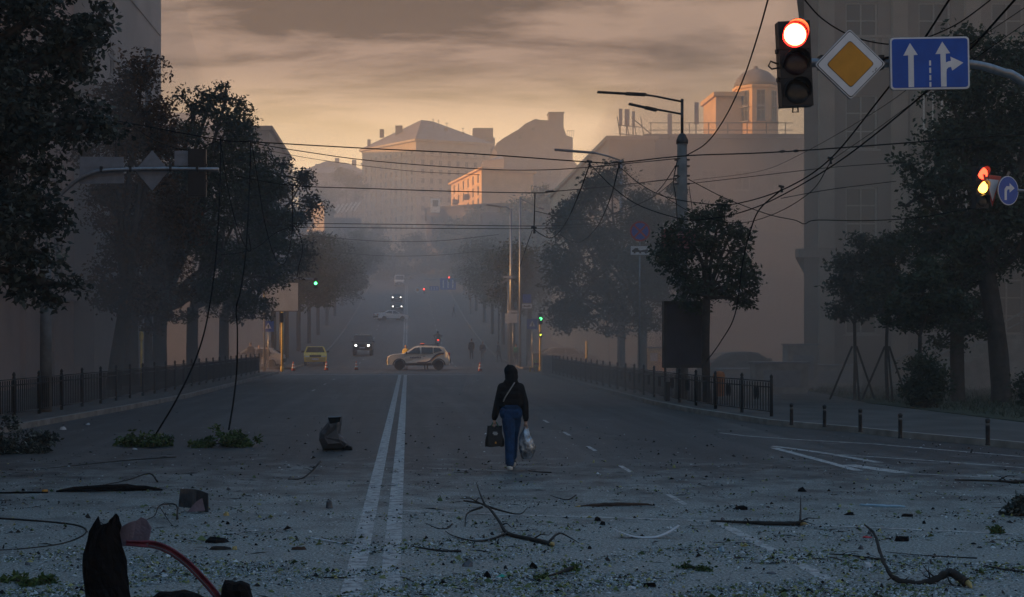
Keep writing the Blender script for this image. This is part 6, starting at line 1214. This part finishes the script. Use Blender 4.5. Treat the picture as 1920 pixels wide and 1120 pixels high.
def aerial(label, pts, d, r0, r1, broken=None, twigs=(), off=0):
    q = [P(x, y, d+o_) for x, y, o_ in pts]; t = thing('broken_branch', label, 'branch', (q[-1].x, q[-1].y, 0), group='torn branches'); s_ = spline(q, 5); n = len(s_); b = MB(); b.tube([p_+Vector((rnd.uniform(-.004, .004), 0, rnd.uniform(-.004, .004))) for p_ in s_], [(r0+(r1-r0)*i/(n-1))*rnd.uniform(.82, 1.18) for i in range(n)], 8); b.build('limb', m_wood, t)
    for _ in range(7):
        i_ = rnd.randrange(3, n-4); l_ = rnd.uniform(.05, .16); v_ = Vector((rnd.uniform(-1, 1), rnd.uniform(-.6, .6), rnd.uniform(-.1, .9))).normalized()*l_; b = MB(); b.tube([s_[i_], s_[i_]+v_*.6, s_[i_]+v_+Vector((.01, 0, .01))], [.008, .006, .002], 5); b.build('twig', m_wood, t)
    if broken: b = MB(); z_ = [P(x, y, d+o_) for x, y, o_ in broken]; b.tube(z_, [r1*.8, r1*.55, r1*.1], 6); b.build('split_end', m_raw, t)
    for tw in twigs: b = MB(); b.tube(spline([P(x, y, d+o_) for x, y, o_ in tw], 4), r0*.8, 5); b.build('twig', m_wood, t)
branch('forked branch with pale cut end near the centre', [(870, 958, .10), (910, 967, .10), (936, 990, .05), (951, 1004, 0), (990, 1014, 0), (1020, 1021, 0), (1034, 1025, 0)], .030, [[(951, 1004, .01), (925, 1013, 0), (890, 1018, 0), (850, 1008, 0), (835, 999, 0)], [(910, 967, .1), (945, 970, .05), (975, 970, .02), (990, 963, .06)], [(910, 967, .1), (900, 952, .16), (893, 935, .2)], [(1030, 1023, .02), (1048, 1012, .05), (1070, 1016, .02), (1086, 1022, 0)], [(905, 966, .08), (876, 969, .02), (872, 990, 0)]], broken=.06)
branch('thin straight branch lying in front of stop line', [(1333, 981, 0), (1380, 983, 0), (1430, 985, 0), (1480, 986, 0), (1500, 986, 0)], .032, [[(1500, 986, 0), (1501, 970, .08), (1501, 958, .17)]], broken=.09)
aerial('thick arched broken branch at the bottom right', [(1622, 984, .9), (1640, 1003, .7), (1652, 1040, .35), (1665, 1070, .1), (1680, 1086, 0), (1715, 1094, 0), (1745, 1090, 0), (1770, 1078, 0), (1782, 1073, 0), (1800, 1084, -.1), (1812, 1093, -.15)], G(1715, 1096).y, .009, .042, [(1805, 1086, -.1), (1818, 1096, -.18), (1824, 1107, -.2)], [[(1775, 1078, 0), (1785, 1096, -.1), (1812, 1106, -.1)], [(1680, 1084, 0), (1672, 1084, 0), (1664, 1088, 0)]])
branch('dark twig running left from the arched branch', [(1555, 1041, 0), (1600, 1044, 0), (1630, 1049, 0), (1660, 1052, 0)], .014)
branch('long thin twig across the right lane', [(1660, 1036, 0), (1720, 1042, 0), (1770, 1045, 0), (1832, 1048, 0)], .008)
branch('small bent twig on the left lane', [(540, 900, .0), (565, 899, 0), (585, 891, .05), (600, 881, .12)], .016)
branch('low twig right of the centre line, bottom', [(770, 1026, 0), (800, 1031, 0), (830, 1035, 0), (865, 1036, 0)], .013)
branch('curved twig left of the forked branch', [(800, 988, .03), (820, 992, 0), (838, 992, 0), (848, 987, .02)], .009)
branch('small twig ahead of the brown timber', [(1032, 933, .02), (1050, 936, 0), (1066, 938, 0), (1080, 934, .03)], .010)
branch('bent twig behind the charred plank', [(190, 912, .0), (240, 908, .05), (280, 902, .10), (295, 907, .02)], .014)
branch('curving black cable like root on the far left', [(-10, 1034, 0), (50, 1030, 0), (120, 1020, 0), (160, 1002, 0), (150, 988, 0), (90, 980, 0), (-10, 973, 0)], .012)
branch('thin wire twig across the left lane', [(60, 882, 0), (160, 872, 0), (240, 864, 0), (330, 858, 0)], .010)
branch('small branch by the right picture edge', [(1790, 903, 0), (1870, 905, 0), (1900, 907, 0), (1925, 906, 0)], .03)
branch('short twig near the bottom right edge', [(1845, 1062, 0), (1880, 1070, 0), (1925, 1076, 0)], .014)
branch('short dark stick in front of the woman', [(990, 884, 0), (1010, 886, 0), (1034, 887, 0)], .010)
branch('black twisted twigs beside the curled sheet', [(270, 978, .0), (290, 975, .04), (300, 968, .12), (330, 964, .10), (332, 978, .02)], .012, [[(300, 968, .1), (318, 985, .03), (330, 992, 0)]])
# leafy torn boughs
def bough(label, lobes, n, m, leaf=.09, seed=0):
    c0 = G(lobes[0][0], lobes[0][1]); t = thing('leafy_bough', label, 'bough', (c0.x, c0.y, 0), group='torn leafy boughs'); cen, ti = [], []
    for i, (px, py, rx, h_) in enumerate(lobes):
        c_ = G(px, py); a = rx*c_.y/F; b = MB(); b.tube([c0+Vector((0, 0, .03)), c0.lerp(c_, .5)+Vector((0, 0, h_*.4)), c_+Vector((a*.4, 0, h_*.6))], [.02, .014, .006], 5); b.build('stem', m_wood, t)
        for _ in range(16):
            q_ = np.array([c_.x+rng.normal(0, a*.5), c_.y+rng.normal(0, a*.5), abs(rng.normal(0, h_*.5))]); kk = n//16//len(lobes); s_ = rng.normal(size=(kk, 3))*np.array([a*.14, a*.14, h_*.16])+q_; cen.append(s_); ti.append(np.clip(rng.normal(rnd.uniform(.15, .7), .2, kk), 0, 1))
    cen = np.concatenate(cen); cen[:, 2] = np.maximum(cen[:, 2], .012); leaf_obj('foliage', cen, leaf, m, t, np.concatenate(ti)); return t
bough('torn leafy bough at the foot of the first fallen wire', [(270, 838, 34, .26), (300, 838, 26, .16), (245, 837, 20, .2)], 1500, lf_fresh)
bough('torn leafy bough at the foot of the kinked wire', [(425, 837, 34, .30), (455, 838, 22, .18), (385, 839, 20, .16)], 1700, lf_fresh)
bough('large torn bough with pale blossom like leaves at left edge', [(40, 850, 44, .5), (0, 850, 40, .55), (78, 848, 26, .3)], 3800, lf_pale, .08)
bough('torn bough at the right picture edge', [(1918, 968, 16, .3), (1900, 966, 12, .12)], 700, lf_pale, .07)
bough('small tuft of leaves on the right lane', [(1868, 1000, 12, .07)], 160, lf_fresh, .05)
bough('patch of green leaves at the bottom left corner', [(50, 1098, 26, .06), (90, 1092, 20, .05), (20, 1090, 22, .05)], 700, lf_fresh, .045)
bough('patch of green leaves near the bottom right of centre', [(1285, 1066, 16, .05), (1320, 1070, 14, .04)], 280, lf_fresh, .04)
bough('patch of yellow green leaves below the forked branch', [(1075, 1070, 14, .05), (1020, 1086, 10, .04)], 260, lf_fresh, .04)
# single small scraps
def scrap(name, label, px, py, w_, dep, h_, m, rz=None, jag=.3, cat='debris'):
    p = G(px, py); t = thing(name, label, cat, p, rnd.uniform(-.6, .6) if rz is None else rz); n = 7; pr = [(math.cos(2*math.pi*i/n)*w_/2*rnd.uniform(1-jag, 1.0), math.sin(2*math.pi*i/n)*dep/2*rnd.uniform(1-jag, 1.0)) for i in range(n)]; b = MB(); vs = [(x, y, .002) for x, y in pr]+[(x*rnd.uniform(.55, 1.0), y*rnd.uniform(.55, 1.0), h_*rnd.uniform(.15, .9)) for x, y in pr]+[(w_*rnd.uniform(-.18, .18), dep*rnd.uniform(-.15, .15), h_*rnd.uniform(.75, 1.15))]
    b.add(vs, [list(range(n))[::-1]]+[(n+i, n+(i+1) % n, 2*n) for i in range(n)]+[(i, (i+1) % n, n+(i+1) % n, n+i) for i in range(n)]); b.build('piece', m, t, local=True); return t
scrap('domed_cover', 'dark domed lid lying right of the charred sheet', 408, 1017, .30, .2, .07, m_char, .2); scrap('wood_stub', 'short round wood stub with yellow end by the dark lid', 412, 1031, .26, .06, .05, m_wood, .05); scrap('wood_chip', 'yellow split wood end beside the dark lid', 440, 1031, .08, .05, .04, m_raw, .05)
scrap('rubble_lump', 'dark angular lump on the left lane', 617, 953, .10, .10, .13, m_sheet, 0); scrap('teal_plastic', 'bright teal plastic scrap at the bottom centre', 942, 1083, .14, .05, .03, m_teal, .05); scrap('dark_chunk', 'dark chunk left of the teal scrap', 914, 1086, .08, .06, .09, m_char); scrap('white_card', 'white card near bottom right of centre', 1184, 1105, .08, .05, .03, m_plast, 0, .1); scrap('dark_chunk', 'dark chunk with pale edge right of white card', 1218, 1101, .14, .06, .05, m_char)
scrap('grey_shell', 'grey shell shaped scrap right of the centre line', 876, 1062, .13, .09, .06, m_sheet); scrap('dark_chunk', 'dark clump right of the grey shell scrap', 1000, 1066, .10, .08, .06, m_char); scrap('dark_stone', 'lone dark round lump on the right lane', 1504, 922, .14, .12, .09, m_char, 0, .15); scrap('white_sliver', 'white sliver under the forked branch left fork', 898, 1011, .11, .03, .015, m_plast, 0, .1); scrap('white_sliver', 'white sliver left of the forked branch', 838, 1019, .10, .03, .012, m_plast, 0, .1)
scrap('red_plastic', 'red plastic scrap behind the arched branch', 1626, 1009, .14, .04, .025, m_pred, .05); scrap('dark_rag', 'dark rag right of the red plastic scrap', 1690, 1015, .20, .1, .06, m_char, 0); scrap('blue_scrap', 'blue grey torn scrap on dark clump at right', 1352, 1034, .10, .08, .05, m_pblue); scrap('white_paper', 'crumpled white paper left of arched branch', 1628, 1064, .09, .07, .05, m_plast); scrap('white_chip', 'white chip right of the blue grey scrap', 1392, 1038, .08, .05, .02, m_plast, 0); scrap('white_chip', 'small upright white chip on the right lane', 1425, 1050, .05, .03, .06, m_plast, 0); scrap('grey_disc', 'flat grey disc on the bottom right lane', 1447, 1076, .11, .08, .025, m_sheet, 0, .08)
scrap('orange_scrap', 'small orange scrap beside the charred plank left end', 84, 924, .10, .08, .05, m_amber); scrap('white_scrap', 'white scrap under the first leafy bough', 253, 843, .12, .08, .03, m_plast); scrap('white_wrapper', 'pale wrapper in the left gutter', 118, 806, .18, .12, .08, m_plast); scrap('white_wrapper', 'pale wrapper on the left road edge', 165, 797, .16, .1, .05, m_plast); scrap('pale_sack', 'pale crumpled scrap right of the curled sheet', 425, 967, .09, .07, .05, m_raw); scrap('paper_sheet', 'pale paper scrap near left bottom', 307, 1081, .12, .08, .02, m_plast); scrap('timber_stub', 'brown timber stub left of the white lath', 560, 1031, .22, .05, .04, m_brown, .05)
scrap('dark_chunk', 'dark angular chunk near the curved white strip', 1120, 977, .10, .08, .06, m_char); scrap('dark_chunk', 'small dark chunk below the curved white strip', 1130, 985, .08, .06, .05, m_char); scrap('rubber_piece', 'dark rubber piece left of the pale blue slat', 1592, 966, .16, .07, .04, m_char, 0); scrap('rubber_piece', 'dark rubber piece below the pale blue slat', 1700, 969, .17, .07, .04, m_char, 0); scrap('dark_twig_knot', 'knot of dark scraps on the right lane', 1390, 956, .20, .1, .06, m_char)
for i in range(48):                      # unremarkable dark chips, still single things
    px, py = rnd.uniform(0, 1920), 870+rnd.random()**.8*240; s_ = rnd.uniform(.03, .075); p = G(px, py)
    o = scrap('dark_chip', 'small unremarkable charred chip strewn on the near road', px, py, s_, s_*rnd.uniform(.4, .9), s_*rnd.uniform(.25, .7), rnd.choice([m_char, m_char, m_brown, m_sheet])); o['group'] = 'small charred chips'
# uncountable litter: glass grains, leaf bits, twiglets
def scatter(n, ymin, ymax, smin, smax, flat, pw=1.0, pxr=(-60, 1980)):
    py = ymin+(ymax-ymin)*rng.random(n)**pw; px = rng.uniform(*pxr, n); d = F*CH/(py-VY); x = (px-VX)/F*d; s = rng.uniform(smin, smax, n)*(1+rng.exponential(.35, n))
    nz = np.sin(x*1.9+np.sin(d*2.3)*1.4)+np.sin(d*3.1+x*.8)+.8*np.sin(x*4.3-d*5.1); keep = rng.random(n) < np.clip(.42+.40*nz, .06, 1)
    return np.stack([x, d, np.full(n, .0)], 1)[keep], s[keep]
def chips(name, label, cen, s, m, elong=.6, lift=.35, cat='litter'):
    n = len(cen); a = rng.uniform(0, 2*np.pi, n); u = np.stack([np.cos(a), np.sin(a), np.zeros(n)], 1); w_ = np.stack([-np.sin(a), np.cos(a), np.zeros(n)], 1); h_ = s*rng.uniform(.3, 1, n)*lift
    v = np.empty((n, 4, 3)); v[:, 0] = cen-u*s[:, None]*.5; v[:, 1] = cen+w_*s[:, None]*elong*.5; v[:, 2] = cen+u*s[:, None]*.5; v[:, 3] = cen-w_*s[:, None]*elong*.5*rng.uniform(.2, .8, n)[:, None]; v[:, 3, 2] += h_; v[:, 0, 2] += .002; v[:, 2, 2] += h_*.4; v[:, 1, 2] += .003
    top_ = v.mean(1); top_[:, 2] = np.maximum(.004, v[:, :, 2].max(1)+s*elong*.12)
    V = np.concatenate([v, top_[:, None]], 1).reshape(-1, 3); o = np.arange(n)*5; f = np.concatenate([np.stack([o+i, o+(i+1) % 4, o+4], 1) for i in range(4)]).astype(np.int32); nf = len(f)
    me = bpy.data.meshes.new(name); me.vertices.add(n*5); me.vertices.foreach_set('co', V.reshape(-1).astype(np.float32)); me.loops.add(nf*3); me.loops.foreach_set('vertex_index', f.reshape(-1)); me.polygons.add(nf); me.polygons.foreach_set('loop_start', np.arange(0, nf*3, 3, dtype=np.int32)); me.update(calc_edges=True)
    t_ = rng.random(n); at = me.attributes.new('tint', 'FLOAT', 'FACE'); at.data.foreach_set('value', np.tile(t_, 4).astype(np.float32)); me.materials.append(m); ob = bpy.data.objects.new(name, me); C.objects.link(ob); ob['kind'] = 'stuff'; ob['label'] = label; ob['category'] = cat; return ob
m_grain = leafmat('glass_grains', (.10, .12, .125), (.30, .35, .36), (.75, .80, .82), .35); m_bits = leafmat('dark_bits', (.006, .006, .007), (.018, .017, .016), (.06, .05, .045), .8); m_lb = leafmat('leaf_bits', (.04, .07, .025), (.16, .21, .08), (.42, .40, .16), .7)
c1, s1 = scatter(46000, 870, 1160, .008, .022, 1, .5); c2, s2 = scatter(90000, 1000, 1180, .010, .030, 1, .5); c3, s3 = scatter(1800, 800, 1000, .018, .04, 1, 1)
chips('glass_grit', 'pale glass grit strewn over the near road', np.concatenate([c1, c2, c3]), np.concatenate([s1, s2, s3]), m_grain)
c1, s1 = scatter(15000, 840, 1160, .010, .030, 1, .75); c2, s2 = scatter(900, 720, 880, .02, .05, 1, .8); chips('dark_grit', 'dark crumbs of soil and char on the near road', np.concatenate([c1, c2]), np.concatenate([s1, s2]), m_bits, .5, .6)
c1, s1 = scatter(22000, 1000, 1180, .014, .036, 1, .6); c2, s2 = scatter(2000, 860, 1030, .02, .045, 1, .8); chips('leaf_litter', 'shredded green and yellow leaf bits on the road', np.concatenate([c1, c2]), np.concatenate([s1, s2]), m_lb, .55, .5)
c1, s1 = scatter(3200, 850, 1140, .04, .16, 1, .8); chips('twig_litter', 'tiny twiglets strewn over the near road', c1, s1, m_bits, .06, .06)
# ============================================================ HAZE AND SMOKE
def vol(name, dens, col, aniso=0.):
    m = bpy.data.materials.new(name); m.use_nodes = True; t = m.node_tree; t.nodes.remove(t.nodes['Principled BSDF'])
    v = t.nodes.new('ShaderNodeVolumePrincipled'); v.inputs['Density'].default_value = dens; v.inputs['Color'].default_value = (*col, 1); v.inputs['Anisotropy'].default_value = aniso
    t.links.new(v.outputs[0], t.nodes['Material Output'].inputs['Volume']); return m
b = MB(); b.box((15, 320, 46), (284, 690, 96)); o = b.build('haze', vol('haze_air', .0009, (.93, .93, .94))); o['kind'] = 'stuff'
# low smoke bank lying in the street: lumpy closed body
def bank(name, label, x0, x1, y0, y1, ztop, dens, col, soft=6, zf=None):
    nx_, ny_ = 40, 40; b = MB(); vs = []; r2 = random.Random(3)
    for j in range(ny_+1):
        for i in range(nx_+1):
            u, v = i/nx_, j/ny_; ed = min(1, min(u, 1-u)*soft)*min(1, min(v*4.0, (1-v)*6)); ed = math.sin(ed*math.pi/2)
            vs.append((x0+(x1-x0)*u, y0+(y1-y0)*v, zr(y0+(y1-y0)*v) - .5 + .2 + (zf(x0+(x1-x0)*u) if zf else ztop)*ed*(.8+.2*math.sin(u*9+v*7)*math.cos(v*11-u*4)) + r2.uniform(0, .03)*ztop*ed))
    k = len(vs); nn = nx_+1; fs = []
    vs += [(x, y, zr(y)-.55) for x, y, z in vs]
    for j in range(ny_):
        for i in range(nx_):
            a = j*nn+i; fs += [(a, a+1, a+nn+1, a+nn), (k+a, k+a+nn, k+a+nn+1, k+a+1)]
    for i in range(nx_): 
        for a in (i, ny_*nn+i): fs.append((a, a+1, k+a+1, k+a))
    for j in range(ny_):
        for a in (j*nn, j*nn+nx_): fs.append((a, a+nn, k+a+nn, k+a))
    b.add(vs, fs); o = b.build(name, vol(name+'_body', dens, col)); o['kind'] = 'stuff'; o['label'] = label; o['category'] = 'smoke'
bank('street_smoke', 'thin grey smoke lying low along the street', -60, 75, 40, 300, 24, .0026, (.92, .95, .99))
bank('left_smoke', 'thicker smoke among the left pavement trees', -34, -8.2, 38, 96, 24, .016, (.78, .72, .68))
bank('right_smoke', 'thicker smoke among the right pavement trees', 8.6, 40, 60.5, 128, 22, .018, (.76, .70, .66))
def plume_top(x): return float(np.interp(x, [3, 9.5, 11.2, 13.2, 17, 60], [13, 12, 9.2, 9.2, 31, 31]))
bank('smoke_plume', 'thick brownish smoke hanging over the right square', 2, 62, 43.6, 59.7, 30, .043, (.68, .56, .49), 9, plume_top)
bank('hill_smoke', 'pale smoke drifting round the hill houses', -80, 95, 290, 500, 42, .0009, (.91, .92, .94))
